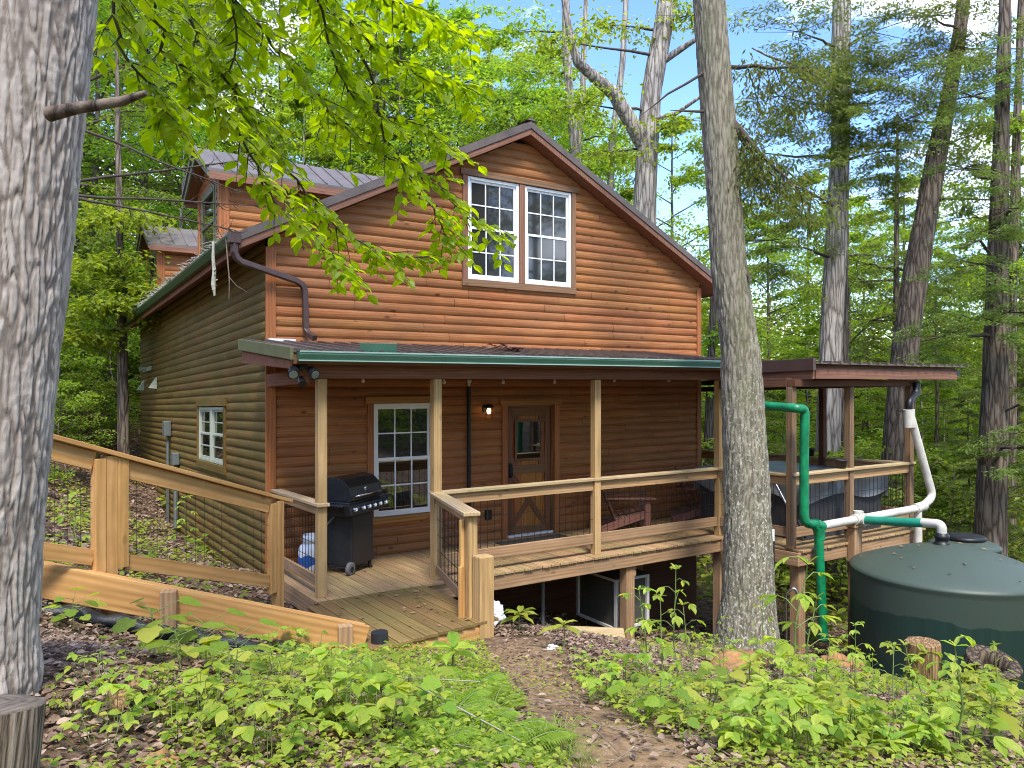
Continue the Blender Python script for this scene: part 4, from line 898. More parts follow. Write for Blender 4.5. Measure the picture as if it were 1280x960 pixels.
# ------------------------------------------------------------------ terrain
CP = np.array([(-2.7,-10,.75),(-4,-9,1.0),(-2.9,-7.0,1.02),(-2.85,-6.0,1.12),(-2.53,-6.69,.94),(-.99,-7.33,.78),(1.69,-8.12,.40),(2.0,-7.13,.2),(4.22,-6.18,-.38),(2.68,-5.18,-.24),(4.6,-7.2,-.3),(.37,-5.35,.24),(1.08,-4.14,.02),(2.08,-3.24,-.28),(-.24,-3.86,.04),(-1.55,-3.0,.22),(-2.35,-3.35,.52),(-.9,-3.4,.08),(-1.7,-3.9,.36),
 (-1.0,-2.5,.0),(-.4,-1.2,-.12),(-.5,2,-.25),(0,0,-.1),(0,7,-.5),(-.6,5,-.42),(-1.5,1,.1),(-3,1,.75),(-2,-1.5,.45),(-4,4,1.2),(-6,0,1.9),(-3,-3,.9),(-1.6,12.3,1.0),(0,12.6,.8),(-6,12,3.4),(-12,6,5.5),(-15,20,9.5),(-3,20,4),(5,22,3),(-8,-4,1.8),(-12,-8,3),
 (4.5,-1.85,-1.25),(6.5,-1.85,-1.6),(5.14,-3.44,-1.0),(6.5,-3.2,-1.4),(6,1,-1.7),(9,-3,-2.0),(3.1,-2.7,-.75),(3.6,-1.2,-1.0),(2,-1,-.75),(.6,-1.2,-.4),(4,-4.6,-.62),(7.5,-4.7,-1.7),(6.1,-5.3,-1.15),(9,-6.2,-1.9),(6.5,-8.5,-.8),(10,-9,-1.6),(14,-5,-2.6),(16,2,-3.2),(20,-12,-1.5),(10,8,-2.2),(25,10,-4),(40,0,-5),(8,14,-.5),(30,32,-1),(60,40,1),(20,-25,1),(4,6,-.8),(-4,-14,.8),(0,-14,.6),(5,-14,.3),(5,-9.5,.1),(60,-20,2),(-60,20,20),(-40,60,24),(10,70,12),(0,-60,2)], float)
def _phi(r): return np.sqrt(r * r + .8)
_A = _phi(np.hypot(CP[:, None, 0] - CP[None, :, 0], CP[:, None, 1] - CP[None, :, 1])); _n = len(CP)
_S = np.zeros((_n + 1, _n + 1)); _S[:_n, :_n] = _A + np.eye(_n) * -.02; _S[:_n, _n] = 1; _S[_n, :_n] = 1
_wt = np.linalg.solve(_S, np.r_[CP[:, 2], 0])
def G(x, y):
    x, y = np.atleast_1d(np.asarray(x, float)), np.atleast_1d(np.asarray(y, float)); sh = x.shape; x, y = x.ravel(), y.ravel()
    z = np.full(len(x), _wt[-1])
    for i in range(_n): z += _wt[i] * _phi(np.hypot(x - CP[i, 0], y - CP[i, 1]))
    z += .025 * np.sin(x * 2.1 + 1.3 * np.sin(y * 1.7)) * np.cos(y * 2.6) + .012 * np.sin(x * 6.3 + y * 2.2) * np.sin(y * 5.1 - x)
    return np.clip(z, -7, 30).reshape(sh)
def g1(x, y): return float(G(x, y)[0])
def gp(u, v, dmax=30):
    """where the sight line through (u, v) meets the ground"""
    r = ray(u, v); d = np.arange(1.2, dmax, .04); P = CAM[None] + r[None] * d[:, None]; h = P[:, 2] - G(P[:, 0], P[:, 1]); k = np.argmax(h < 0)
    return P[k] if h.min() < 0 else P[-1]
def txy(u, d): p = at(u, 480, d); return float(p[0]), float(p[1])

m, t, p, out = newmat("forest_floor"); o = objco(t)
v1 = N(t, "ShaderNodeTexVoronoi"); v1.inputs["Scale"].default_value = 1; v1.inputs["Randomness"].default_value = 1; t.links.new(mapping(t, o, (15, 15, 15)), v1.inputs["Vector"])
v2 = N(t, "ShaderNodeTexVoronoi"); v2.inputs["Scale"].default_value = 1; t.links.new(mapping(t, o, (27, 27, 27), (3, 1, 0)), v2.inputs["Vector"])
s1 = N(t, "ShaderNodeSeparateColor"); t.links.new(v1.outputs["Color"], s1.inputs[0]); s2 = N(t, "ShaderNodeSeparateColor"); t.links.new(v2.outputs["Color"], s2.inputs[0])
f = math_(t, "ADD", math_(t, "MULTIPLY", s1.outputs[0], .55), math_(t, "MULTIPLY", s2.outputs[1], .45))
c = ramp(t, f, [(.1, (.03, .018, .011)), (.4, (.095, .058, .036)), (.65, (.17, .105, .066)), (.9, (.27, .19, .13))])
n_ = tnoise(t, o, 1.1, 7, .65); c = mixc(t, ramp(t, n_, [(.45, (0, 0, 0)), (.62, (.75,) * 3)]), c, (.07, .043, .024))
sep = N(t, "ShaderNodeSeparateXYZ"); t.links.new(o, sep.inputs[0])
# bare ochre path worn from the deck corner down to the foreground
px = math_(t, "SUBTRACT", sep.outputs[0], math_(t, "ADD", .68, math_(t, "MULTIPLY", math_(t, "ADD", sep.outputs[1], 5.0), .47)))
pd = math_(t, "ABSOLUTE", math_(t, "ADD", px, math_(t, "MULTIPLY", math_(t, "SUBTRACT", tnoise(t, o, 1.7, 6, .7), .5), 1.4)))
pm = N(t, "ShaderNodeMapRange"); pm.inputs[1].default_value = .62; pm.inputs[2].default_value = .22; t.links.new(pd, pm.inputs[0])
ym = N(t, "ShaderNodeMapRange"); ym.inputs[1].default_value = -3.5; ym.inputs[2].default_value = -4.3; t.links.new(sep.outputs[1], ym.inputs[0])
dirt = ramp(t, tnoise(t, o, 9, 8, .7), [(.32, (.12, .075, .04)), (.55, (.26, .17, .09)), (.75, (.38, .27, .16))])
c = mixc(t, math_(t, "MULTIPLY", pm.outputs[0], ym.outputs[0]), c, dirt)
t.links.new(c, p.inputs["Base Color"]); p.inputs["Roughness"].default_value = .95; p.inputs["Specular IOR Level"].default_value = .15
hb_ = math_(t, "ADD", math_(t, "MULTIPLY", s1.outputs[2], .6), math_(t, "MULTIPLY", tnoise(t, o, 22, 6, .7), .8)); bump(t, p, hb_, .9, .03)
s_ = np.linspace(-1, 1, 301); wv = s_ * 11 + np.sign(s_) * np.abs(s_) ** 5 * 170
gx, gy = np.meshgrid(wv + 0.5, wv - 3.5, indexing="xy"); gz = G(gx, gy); nn_ = len(s_)
idx = np.arange(nn_ * nn_).reshape(nn_, nn_); F = np.stack([idx[:-1, :-1], idx[:-1, 1:], idx[1:, 1:], idx[1:, :-1]], -1).reshape(-1, 4)
ground = mesh_np("ground", np.stack([gx, gy, gz], -1).reshape(-1, 3), [F], m, None, True); fin(ground, kind="structure")

# ------------------------------------------------------------------ leaf building
SH = {"q": ([(0, 0, 0), (.45, -.5, .07), (1, 0, -.1), (.45, .5, .07)], [(0, 1, 2, 3)]),
      "l": ([(0, 0, 0), (.22, -.40, .07), (.62, -.42, .06), (1, 0, -.14), (.62, .42, .06), (.22, .40, .07), (.45, 0, .0)], [(0, 1, 2, 6), (6, 2, 3, 4), (0, 6, 4, 5)]),
      "b": ([(0, 0, 0), (.15, -.26, .03), (.42, -.5, .05), (.75, -.36, .02), (1, 0, -.16), (.75, .36, .02), (.42, .5, .05), (.15, .26, .03), (.42, 0, -.02), (.75, 0, -.06)], [(0, 1, 2, 8), (8, 2, 3, 9), (9, 3, 4, 5), (9, 5, 6, 8), (8, 6, 7, 0)])}
_mo = [(0, 0), (-.1, -.26), (.1, -.46), (.3, -.56), (.42, -.42), (.62, -.42), (.72, -.3), (.86, -.14), (.94, 0)]
_mo = _mo + [(a, -b) for a, b in _mo[-2:0:-1]]
SH["m"] = ([(a, b, .05 * abs(b) - .12 * a * a) for a, b in _mo] + [(.35, 0, .0)], [(16, i, (i + 1) % 16) for i in range(16)])
def unit(a): return a / np.maximum(np.linalg.norm(a, axis=-1, keepdims=True), 1e-9)
def leaves(P, D, U, Ln, Wd, shape="q"):
    """one leaf per row: P base, D direction, U up vector, Ln length, Wd width -> vertices and faces"""
    pts, fs = SH[shape]; pts = np.array(pts); D = unit(D); S = unit(np.cross(D, U)); Nn = np.cross(S, D)
    n = len(P); Ln = np.broadcast_to(Ln, n); Wd = np.broadcast_to(Wd, n)
    V = P[:, None] + D[:, None] * (pts[None, :, 0:1] * Ln[:, None, None]) + S[:, None] * (pts[None, :, 1:2] * Wd[:, None, None]) + Nn[:, None] * (pts[None, :, 2:3] * Ln[:, None, None])
    F = (np.array(fs)[None] + (np.arange(n) * len(pts))[:, None, None]).reshape(-1, len(fs[0]))
    return V.reshape(-1, 3), F
def rdir(n, zlo=-.6, zhi=.2):
    a = rng.random(n) * 2 * np.pi; return np.stack([np.cos(a), np.sin(a), rng.uniform(zlo, zhi, n)], -1)
def rup(n, s=.45): return unit(np.stack([rng.normal(0, s, n), rng.normal(0, s, n), np.ones(n)], -1))

LF = {}
LF["light"] = leafmat("light_leaves", [(.1, .175, .02), (.18, .27, .03), (.27, .36, .045)], .55)
LF["mid"] = leafmat("mid_leaves", [(.085, .145, .02), (.15, .225, .03), (.22, .3, .042)], .5)
LF["beech"] = leafmat("beech_leaves", [(.15, .24, .018), (.23, .33, .024), (.32, .4, .032)], .66, .4, .35, .01)
LF["hemlock"] = leafmat("hemlock_needles", [(.075, .11, .026), (.125, .17, .036), (.19, .235, .05)], .4, .55, .2)
LF["plant"] = leafmat("ground_leaves", [(.12, .2, .025), (.2, .3, .035), (.3, .38, .05), (.42, .42, .07)], .5, .5, .3, .03)
LF["fern"] = leafmat("fern_leaves", [(.14, .23, .03), (.2, .3, .035), (.27, .36, .05)], .5, .55, .2, .02)
LF["grass"] = leafmat("grass_blades", [(.1, .17, .03), (.16, .25, .04), (.22, .3, .06), (.34, .3, .12)], .4, .55, .2, .02)
LF["litter"] = leafmat("dead_litter", [(.05, .033, .02), (.15, .1, .066), (.27, .19, .13), (.46, .36, .27)], .12, .75, .2)
BK = {}
BK["grey"] = bark("grey_bark", (.16, .13, .112), (.36, .315, .28), (.54, .5, .46), 24, 4.2, .03)
BK["poplar"] = bark("tulip_bark", (.075, .065, .042), (.2, .175, .12), (.33, .3, .22), 22, 2.6, .02, (.62, .62, .52), .95, (.1, .105, .05))
BK["pale"] = bark("pale_bark", (.1, .085, .07), (.3, .26, .22), (.5, .46, .4), 9, 1.1, .03)
BK["brown"] = bark("brown_bark", (.05, .038, .028), (.14, .108, .08), (.25, .2, .15), 10, 1.4, .04)
BK["twig"] = plain("branch_bark", (.07, .052, .036), .9, 0, .3, 8)
BK["stem"] = plain("green_stem", (.14, .2, .05), .6, 0, .2, 10)

# leaf litter and low green cover (nobody could count these)
def scatter(n, x0, x1, y0, y1, keep=None):
    x, y = rng.uniform(x0, x1, n), rng.uniform(y0, y1, n)
    if keep is not None: k = keep(x, y); x, y = x[k], y[k]
    return x, y
def inhouse(x, y): return (x > -.02) & (x < 7.95) & (y > -.05) & (y < 11.9)
def onplat(x, y): return (x > -.2) & (x < 1.25) & (y > -3.85) & (y < -1.9) | (x > -.05) & (x < 2.2) & (y > -2) & (y < 0)
def pathd(x, y): return np.abs(x - (.68 + (y + 5) * .47)) * np.where(y < -3.8, 1, 99)
Vs, Fs, b = [], [], 0
for n, bx, lo, hi in ((95000, (-4.6, 6.5, -9.2, -2.2), .02, .065), (26000, (-9, .1, -2.4, 13), .05, .11), (9000, (0, 12, -3, .2), .05, .1), (9000, (-14, -3, -4, 20), .08, .15)):
    x, y = scatter(n, *bx, keep=lambda x, y: ~inhouse(x, y) & ~onplat(x, y) & ((pathd(x, y) > .42) | (rng.random(len(x)) < .14)))
    z = G(x, y) + rng.uniform(.004, .035, len(x)); P = np.stack([x, y, z], -1); l = rng.uniform(lo, hi, len(x))
    V, F = leaves(P, rdir(len(x), -.25, .35), rup(len(x), .45), l, l * rng.uniform(.4, .75, len(x)), "l"); Vs.append(V); Fs.append(F + b); b += len(V)
o = mesh_np("leaf_litter", np.concatenate(Vs), [np.concatenate(Fs)], LF["litter"]); fin(o, "brown dead leaves carpeting the forest floor", "leaf litter", None, "stuff")
def fbm(x, y, s): return np.sin(x * s + 1.7 * np.sin(y * s * .8)) * np.cos(y * s * 1.1 + 1.3 * np.sin(x * s * .6)) + .5 * np.sin(x * s * 2.3 + y * s * 1.9)
Vs, Fs, b = [], [], 0
def cover(n, bx, keep, lo, hi, hgt):
    global b
    x, y = scatter(n, *bx, keep=keep); z = G(x, y) + rng.uniform(.01, hgt, len(x)) ; l = rng.uniform(lo, hi, len(x))
    V, F = leaves(np.stack([x, y, z], -1), rdir(len(x), -.35, .3), rup(len(x), .35), l, l * rng.uniform(.5, .85, len(x)), "l"); Vs.append(V); Fs.append(F + b); b += len(V)
free = lambda x, y: ~inhouse(x, y) & ~onplat(x, y)
cover(36000, (-3.6, .8, -8.0, -3.2), lambda x, y: free(x, y) & (fbm(x, y, 1.5) + (x + 1.9) * .55 > .2) & (pathd(x, y) > .3), .012, .045, .1)
cover(34000, (1.0, 7.5, -9.0, -4.2), lambda x, y: free(x, y) & (fbm(x, y, 1.3) + (-y - 5.8) * .5 > .15) & (pathd(x, y) > .4), .015, .045, .09)
cover(15000, (-9, -.3, -2, 13), lambda x, y: free(x, y) & (fbm(x, y, .8) > .1), .04, .1, .25)
cover(2500, (2.0, 7, -5, -2.2), lambda x, y: free(x, y) & (fbm(x, y, 1.4) > .7), .03, .07, .1)
cover(3500, (-.6, 1.6, -7.4, -3.9), lambda x, y: free(x, y) & (fbm(x, y, 2.2) > .3), .01, .03, .05)
cover(16000, (8, 26, -8, 26), lambda x, y: fbm(x, y, .5) > -.3, .12, .26, .7)
o = mesh_np("ground_cover", np.concatenate(Vs), [np.concatenate(Fs)], LF["plant"]); fin(o, "low green seedlings and weeds spread over the forest floor", "ground cover", None, "stuff")
# fallen sticks
q = MB()
for k in range(420):
    x, y = random.uniform(-4, 6), random.uniform(-8.6, -3)
    if k > 380: x, y = random.uniform(-7, -.3), random.uniform(-1.5, 9)
    if bool(free(np.array([x]), np.array([y]))[0]):
        a = random.random() * 6.28; l = random.uniform(.08, .45); z = g1(x, y) + .03
        q.tube([(x, y, z), (x + math.cos(a) * l * .5, y + math.sin(a) * l * .5, g1(x + math.cos(a) * l * .5, y + math.sin(a) * l * .5) + .03 + random.random() * .03), (x + math.cos(a + .3) * l, y + math.sin(a + .3) * l, g1(x + math.cos(a) * l, y + math.sin(a) * l) + .02)], [.004, .0035, .002], 5)
o = q.build("fallen_sticks", plain("dry_sticks", (.19, .15, .11), .9, 0, .3, 20)); fin(o, "thin dry sticks lying among the dead leaves", "sticks", None, "stuff")

# ------------------------------------------------------------------ trees
def wig(p, q, n, amp, seed):
    p, q = Vector(p), Vector(q); o = []
    for i in range(n + 1):
        f_ = i / n; w = Vector((noise.noise(Vector((f_ * 2.3, seed, 1))), noise.noise(Vector((f_ * 2.3, seed, 7))), noise.noise(Vector((f_ * 2.3, seed, 13))) * .4)) * amp * math.sin(math.pi * min(1, f_ * 1.2 + .05)) if i else Vector()
        o.append(p.lerp(q, f_) + w)
    return o
def along(path, f_):
    k = f_ * (len(path) - 1); i = min(int(k), len(path) - 2); return path[i].lerp(path[i + 1], k - i)
class Crown:
    def __init__(s): s.P, s.D, s.U, s.L, s.W = [], [], [], [], []
    def add(s, P, D, U, l, w):
        s.P.append(P); s.D.append(D); s.U.append(U); s.L.append(np.broadcast_to(l, len(P)).copy()); s.W.append(np.broadcast_to(w, len(P)).copy())
    def build(s, name, mat, parent, shape="q"):
        V, F = leaves(np.concatenate(s.P), np.concatenate(s.D), np.concatenate(s.U), np.concatenate(s.L), np.concatenate(s.W), shape)
        return mesh_np(name, V, [F], mat, parent)
def spray(cr, a, d, l, n, size, ratio=.55, flat=.16, droop=.35):
    """a flat leafy spray along a twig from a in direction d"""
    a, d = np.array(a), np.array(d); tt = rng.random(n) ** .75; P = a[None] + d[None] * (tt * l)[:, None]
    off = np.stack([rng.normal(0, .2 * l, n), rng.normal(0, .2 * l, n), rng.normal(0, flat * l * .5, n)], -1); P = P + off * (0.35 + .65 * tt)[:, None]; P[:, 2] -= droop * l * tt ** 2 * .5
    sz = size * rng.uniform(.6, 1.2, n); cr.add(P, unit(off + .001) * .7 + rdir(n, -.7, 0), rup(n, .5), sz, sz * ratio)
def broadleaf(seed, H, r0, cb, cr_, nprim, nsec, nleaf, size, mat="light", bk="brown", lean=(0, 0), root=None, name="broadleaf_tree", top=1.0, wigamp=.35, shape="q", trunk_n=10, label=None, cat=None):
    random.seed(seed); t = root or thing(name, label, cat)
    tr = MB(); base = Vector((0, 0, -.4)); tip = Vector((lean[0], lean[1], H)); path = wig(base, tip, 12, wigamp, seed * 3.1)
    tr.tube(path, [r0 * (1.25 if i == 0 else 1) * (1 - .86 * i / 12) for i in range(13)], trunk_n, True, True, .12, seed)
    c = Crown(); br = MB()
    for k in range(nprim):
        f_ = cb / H + (1 - cb / H) * ((k + random.random() * .6) / nprim) ** .9; f_ = min(f_, .985); a = k * 2.4 + random.random() * .8
        p = along(path, f_); rel = (f_ - cb / H) / (1 - cb / H); prof = (math.sin(math.pi * (min(1, rel * .85 + .18))) ** .8) * .85 + .15
        l = cr_ * prof * random.uniform(.7, 1.2); el = random.uniform(.05, .55) + rel * .45
        d = Vector((math.cos(a) * math.cos(el), math.sin(a) * math.cos(el), math.sin(el))); q = p + d * l + Vector((0, 0, -.1 * l)); bp = wig(p, q, 4, l * .12, seed + k * 1.7)
        r = max(.012, r0 * (1 - f_) * .5 + .012); br.tube(bp, [r, r * .75, r * .5, r * .3, r * .12], 5, False)
        for j in range(nsec):
            g_ = .25 + .75 * (j + random.random() * .5) / nsec; s = along(bp, min(1, g_)); a2 = a + (1 if j % 2 else -1) * random.uniform(.4, 1.1); e2 = random.uniform(-.15, .35); l2 = l * random.uniform(.28, .5) * (1.15 - .4 * g_) + .25
            d2 = Vector((math.cos(a2) * math.cos(e2), math.sin(a2) * math.cos(e2), math.sin(e2)))
            br.tube([s, s + d2 * l2 * .5, s + d2 * l2 * .95 + Vector((0, 0, -.12 * l2))], [r * .3 + .005, r * .2 + .003, .003], 4, False)
            spray(c, s, d2, l2, max(4, int(nleaf / (nprim * nsec))), size)
    if bk: tr.build("trunk", BK[bk], t); br.build("branches", BK["twig"], t)
    c.build("crown", LF[mat], t, shape); return t
def hemlock(seed, H, r0, cb, cr_, npr, nleaf, size=.15, root=None, name="hemlock_tree", bk="brown", lean=(0, 0), deadbelow=0, label=None, cat=None, trunk_n=10, taper=.88):
    random.seed(seed); t = root or thing(name, label, cat)
    tr = MB(); path = wig((0, 0, -.4), (lean[0], lean[1], H), 12, .22, seed * 2.7); tr.tube(path, [r0 * (1.25 if i == 0 else 1) * (1 - taper * i / 12) for i in range(13)], trunk_n, True, True, .12, seed); c = Crown(); br = MB()
    def limb(f_, a, l, leafy=True):
        p = along(path, f_); d = Vector((math.cos(a), math.sin(a), random.uniform(-.05, .2))); bp = [p + d * l * s - Vector((0, 0, .22 * l * s * s)) + Vector((noise.noise(Vector((s * 2, seed, a))), noise.noise(Vector((s * 2, a, seed))), 0)) * l * .1 * s for s in (0, .25, .5, .75, 1)]
        r = .014 + .012 * l * .5; br.tube(bp, [r, r * .8, r * .55, r * .35, r * .12], 5, False)
        if not leafy:
            for j in range(3): s = along(bp, .4 + j * .2); br.tube([s, s + Vector((random.uniform(-.3, .3), random.uniform(-.3, .3), random.uniform(-.3, .1)))], [r * .3, .003], 4, False)
            return
        ns = 7
        for j in range(ns):
            g_ = .18 + .82 * j / (ns - 1); s = np.array(along(bp, g_)); a2 = a + (1 if j % 2 else -1) * random.uniform(.5, 1.0) * (1 - .5 * g_); l2 = l * .42 * (1.1 - .6 * g_) + .15; n = max(5, int(nleaf / (npr * ns)))
            d2 = np.array([math.cos(a2), math.sin(a2), -.12]); tt = rng.random(n) ** .8; sd2 = np.array([-math.sin(a2), math.cos(a2), 0]); w_ = rng.normal(0, .16, n) * l2
            P = s[None] + d2[None] * (tt * l2)[:, None] + sd2[None] * w_[:, None]; P[:, 2] += rng.normal(0, .035, n) - .22 * l2 * tt ** 2 - np.abs(w_) * .35
            sg = np.sign(w_)[:, None]; D = d2[None] * .75 + sd2[None] * sg * .75 + np.stack([rng.normal(0, .25, n), rng.normal(0, .25, n), rng.uniform(-.45, .05, n)], -1)
            sz = size * rng.uniform(.6, 1.25, n); c.add(P, D, rup(n, .3), sz, sz * .3)
    for k in range(npr):
        rel = (k + random.random() * .5) / npr; f_ = min(.985, cb / H + (1 - cb / H) * rel); limb(f_, k * 2.4 + random.random() * .9, cr_ * (1.05 - .8 * rel) * random.uniform(.65, 1.15))
    for k in range(deadbelow): limb(random.uniform(.12, cb / H + .1), random.random() * 6.28, random.uniform(.5, 1.3) * cr_ * .45, False)
    tr.build("trunk", BK[bk], t); br.build("branches", BK["twig"], t); c.build("crown", LF["hemlock"], t); return t
def put(o, u, d, dzz=0): x, y = txy(u, d); o.location = (x, y, g1(x, y) + dzz); return x, y
# --- the big grey trunk at the left edge, close to the camera
t = thing("grey_barked_tree", "thick grey furrowed trunk filling the left edge, with a broken branch stub", "tree")
bx, by = -2.99, -6.12; bz = g1(bx, by)
ax0 = at(-54, 830, 3.3); ax1 = at(36, 0, 3.3); dv = (ax1 - ax0) / (ax1[2] - ax0[2])
BK["hero"] = furrowed("furrowed_grey_bark", (.2, .16, .13), (.38, .325, .275), (.54, .48, .425))
q = MB(); pts, rad = [], []
for k in range(310):
    z = bz - .15 + k * .0125; c = ax0 + dv * (z - ax0[2]); pts.append(Vector(c)); rad.append(.272 + .05 * math.exp(-max(0, z - bz) * 5) - .004 * (z - bz))
barktube(q, pts, rad, 330, 25, .13, .012, 5, .3); trk = q.build("trunk", BK["hero"], t)
q = MB(); q.tube(wig(ax0 + dv * 3.9, ax0 + dv * 16, 8, .4, 5), [.25, .23, .21, .18, .15, .12, .1, .07, .03], 12, True, True, .1, 3); q.build("upper_trunk", BK["grey"], t)
s0, s1 = Vector(at(60, 143, 3.02)), Vector(at(183, 116, 2.98))
q = MB(); q.tube([s0, s0.lerp(s1, .3), s0.lerp(s1, .75) + Vector((0, 0, -.012)), s1], [.026, .022, .018, .01], 12, True, True, .25, 2); q.build("branch_stub", BK["brown"], t)
c = Crown()
for k in range(60):
    a = k * 2.4; d = np.array([math.cos(a), math.sin(a), .15]); spray(c, np.array(ax0 + dv * (9 + k * .12)) + d * .3, d, random.uniform(2, 4), 60, .14)
c.build("crown", LF["mid"], t)

# --- the leaning lichen trunk in front of the deck
t = thing("tulip_tree", "tall lichen-spotted trunk leaning in front of the deck's green pipe", "tree")
q = MB(); TP = [(935, 812, 9.75), (936, 740, 9.78), (933, 600, 9.82), (925, 440, 9.88), (911, 340, 9.92), (901, 188, 9.98), (886, 0, 10.05), (868, -220, 10.15), (850, -480, 10.3), (830, -800, 10.6), (810, -1100, 11)]
TW = [74, 63, 55, 48, 44, 42, 39.5, 36, 32, 25, 15]
import numpy as _np
P_ = [Vector(at(*p_)) for p_ in TP]; R_ = [w_ / 2 / 955.7 * p_[2] for w_, p_ in zip(TW, TP)]
pp, rr2 = [], []
for i in range(len(P_) - 1):
    for k in range(8): f_ = k / 8; pp.append(P_[i].lerp(P_[i + 1], f_)); rr2.append(R_[i] * (1 - f_) + R_[i + 1] * f_)
pp.insert(0, P_[0] - Vector((0, 0, .5))); rr2.insert(0, R_[0] * 1.15)
BK["tulip"] = furrowed("furrowed_tulip_bark", (.1, .088, .06), (.22, .195, .14), (.33, .3, .225), (.58, .58, .47), .7, (.12, .125, .06))
f1, f2 = [], []
for i in range(len(pp) - 1):
    for k in range(4 if i < 62 else 1): f_ = k / (4 if i < 62 else 1); f1.append(pp[i].lerp(pp[i + 1], f_)); f2.append(rr2[i] * (1 - f_) + rr2[i + 1] * f_)
for i in range(len(f1)): f2[i] += .05 * math.exp(-max(0, f1[i].z + .95) * 4)
barktube(q, f1, f2, 150, 20, .2, .017, 9, .34, .28); q.build("trunk", BK["tulip"], t)
c = Crown()
for (a, b2, r) in (((888, 78, 10), (800, 145, 9.8), .028), ((890, 100, 10), (700, 205, 9.3), .0), ((906, 83, 10), (1010, 84, 9.4), .035), ((915, 148, 10), (955, 215, 9.6), .04), ((915, 150, 10), (1000, 240, 9.3), .04), ((890, 140, 10), (838, 138, 9.8), .03), ((930, 335, 9.9), (938, 355, 9.7), .05)):
    if r == 0: continue
    br = MB(); A, B = Vector(at(*a)), Vector(at(*b2)); w = wig(A, B, 5, .18, a[0] * .1); br.tube(w, [r, r * .8, r * .65, r * .5, r * .32, r * .12], 7, False, True, .15, 3)
    if a[0] > 900 and a[1] < 300:
        for j in range(9):
            s = np.array(along(w, .3 + .7 * j / 8)); d = unit(np.array([random.uniform(-.3, 1), random.uniform(-.5, .5), random.uniform(-.75, -.1)])); l2 = random.uniform(.5, 1.2); br.tube([Vector(s), Vector(s + d * l2)], [.008, .002], 4, False)
            n = 120; tt = rng.random(n); P = s[None] + d[None] * (tt * l2)[:, None] + rng.normal(0, .11, (n, 3)); sz = .09 * rng.uniform(.6, 1.2, n); c.add(P, d[None] * .6 + rdir(n, -.9, .1), rup(n, .4), sz, sz * .33)
    br.build("branch", BK["twig"], t)
for k in range(46):
    a = k * 2.4; s = np.array(along([Vector(v) for v in P_[7:]], min(1, k / 46))); d = np.array([math.cos(a), math.sin(a), random.uniform(-.1, .4)]); spray(c, s + d * .4, d, random.uniform(1.5, 3.2), 60, .14)
c.build("crown", LF["hemlock"], t)

# --- overhanging beech, its trunk outside the frame on the left
t = thing("beech_tree", "beech boughs with bright serrated leaves hanging over the roof's left side", "tree")
q = MB(); b0 = Vector((-5.2, -2.4, g1(-5.2, -2.4) - .3)); top = Vector((-4.6, -2.6, 11)); tp_ = wig(b0, top, 8, .2, 4); q.tube(tp_, [.24, .2, .18, .17, .15, .12, .09, .06, .02], 16, True, True, .06, 4); q.build("trunk", BK["grey"], t)
c = Crown()
BL = [[(235, -190, 4.6), (262, -40, 4.9), (330, 40, 5.2), (385, 110, 5.5), (440, 165, 5.8), (500, 205, 6.1), (555, 240, 6.3), (612, 292, 6.5)],
      [(170, -170, 4.5), (195, -40, 4.7), (255, 60, 5.0), (320, 150, 5.3), (370, 225, 5.6), (420, 285, 5.8), (470, 312, 6.0), (520, 322, 6.2)],
      [(150, -140, 4.4), (180, -20, 4.5), (205, 60, 4.8), (262, 118, 5.0), (310, 190, 5.2), (345, 250, 5.3), (395, 300, 5.5), (430, 330, 5.6)],
      [(330, -220, 4.8), (375, -50, 5.0), (435, 30, 5.3), (485, 75, 5.6), (530, 95, 5.8), (575, 105, 6.0)],
      [(380, -220, 5.0), (440, -60, 5.2), (490, 0, 5.5), (540, 30, 5.8), (585, 42, 6.0)],
      [(120, -150, 4.2), (135, -30, 4.3), (150, 60, 4.4), (185, 110, 4.5), (215, 150, 4.6)],
      [(210, -200, 4.6), (280, -60, 4.8), (300, 20, 5.0), (290, 90, 5.1), (300, 140, 5.1)],
      [(300, -220, 4.7), (350, -80, 5.0), (400, 10, 5.2), (420, 90, 5.4), (455, 140, 5.6), (520, 150, 5.9), (560, 185, 6.0)],
      [(430, 30, 5.4), (470, 100, 5.6), (480, 170, 5.7), (540, 260, 6.0), (560, 300, 6.1)]]
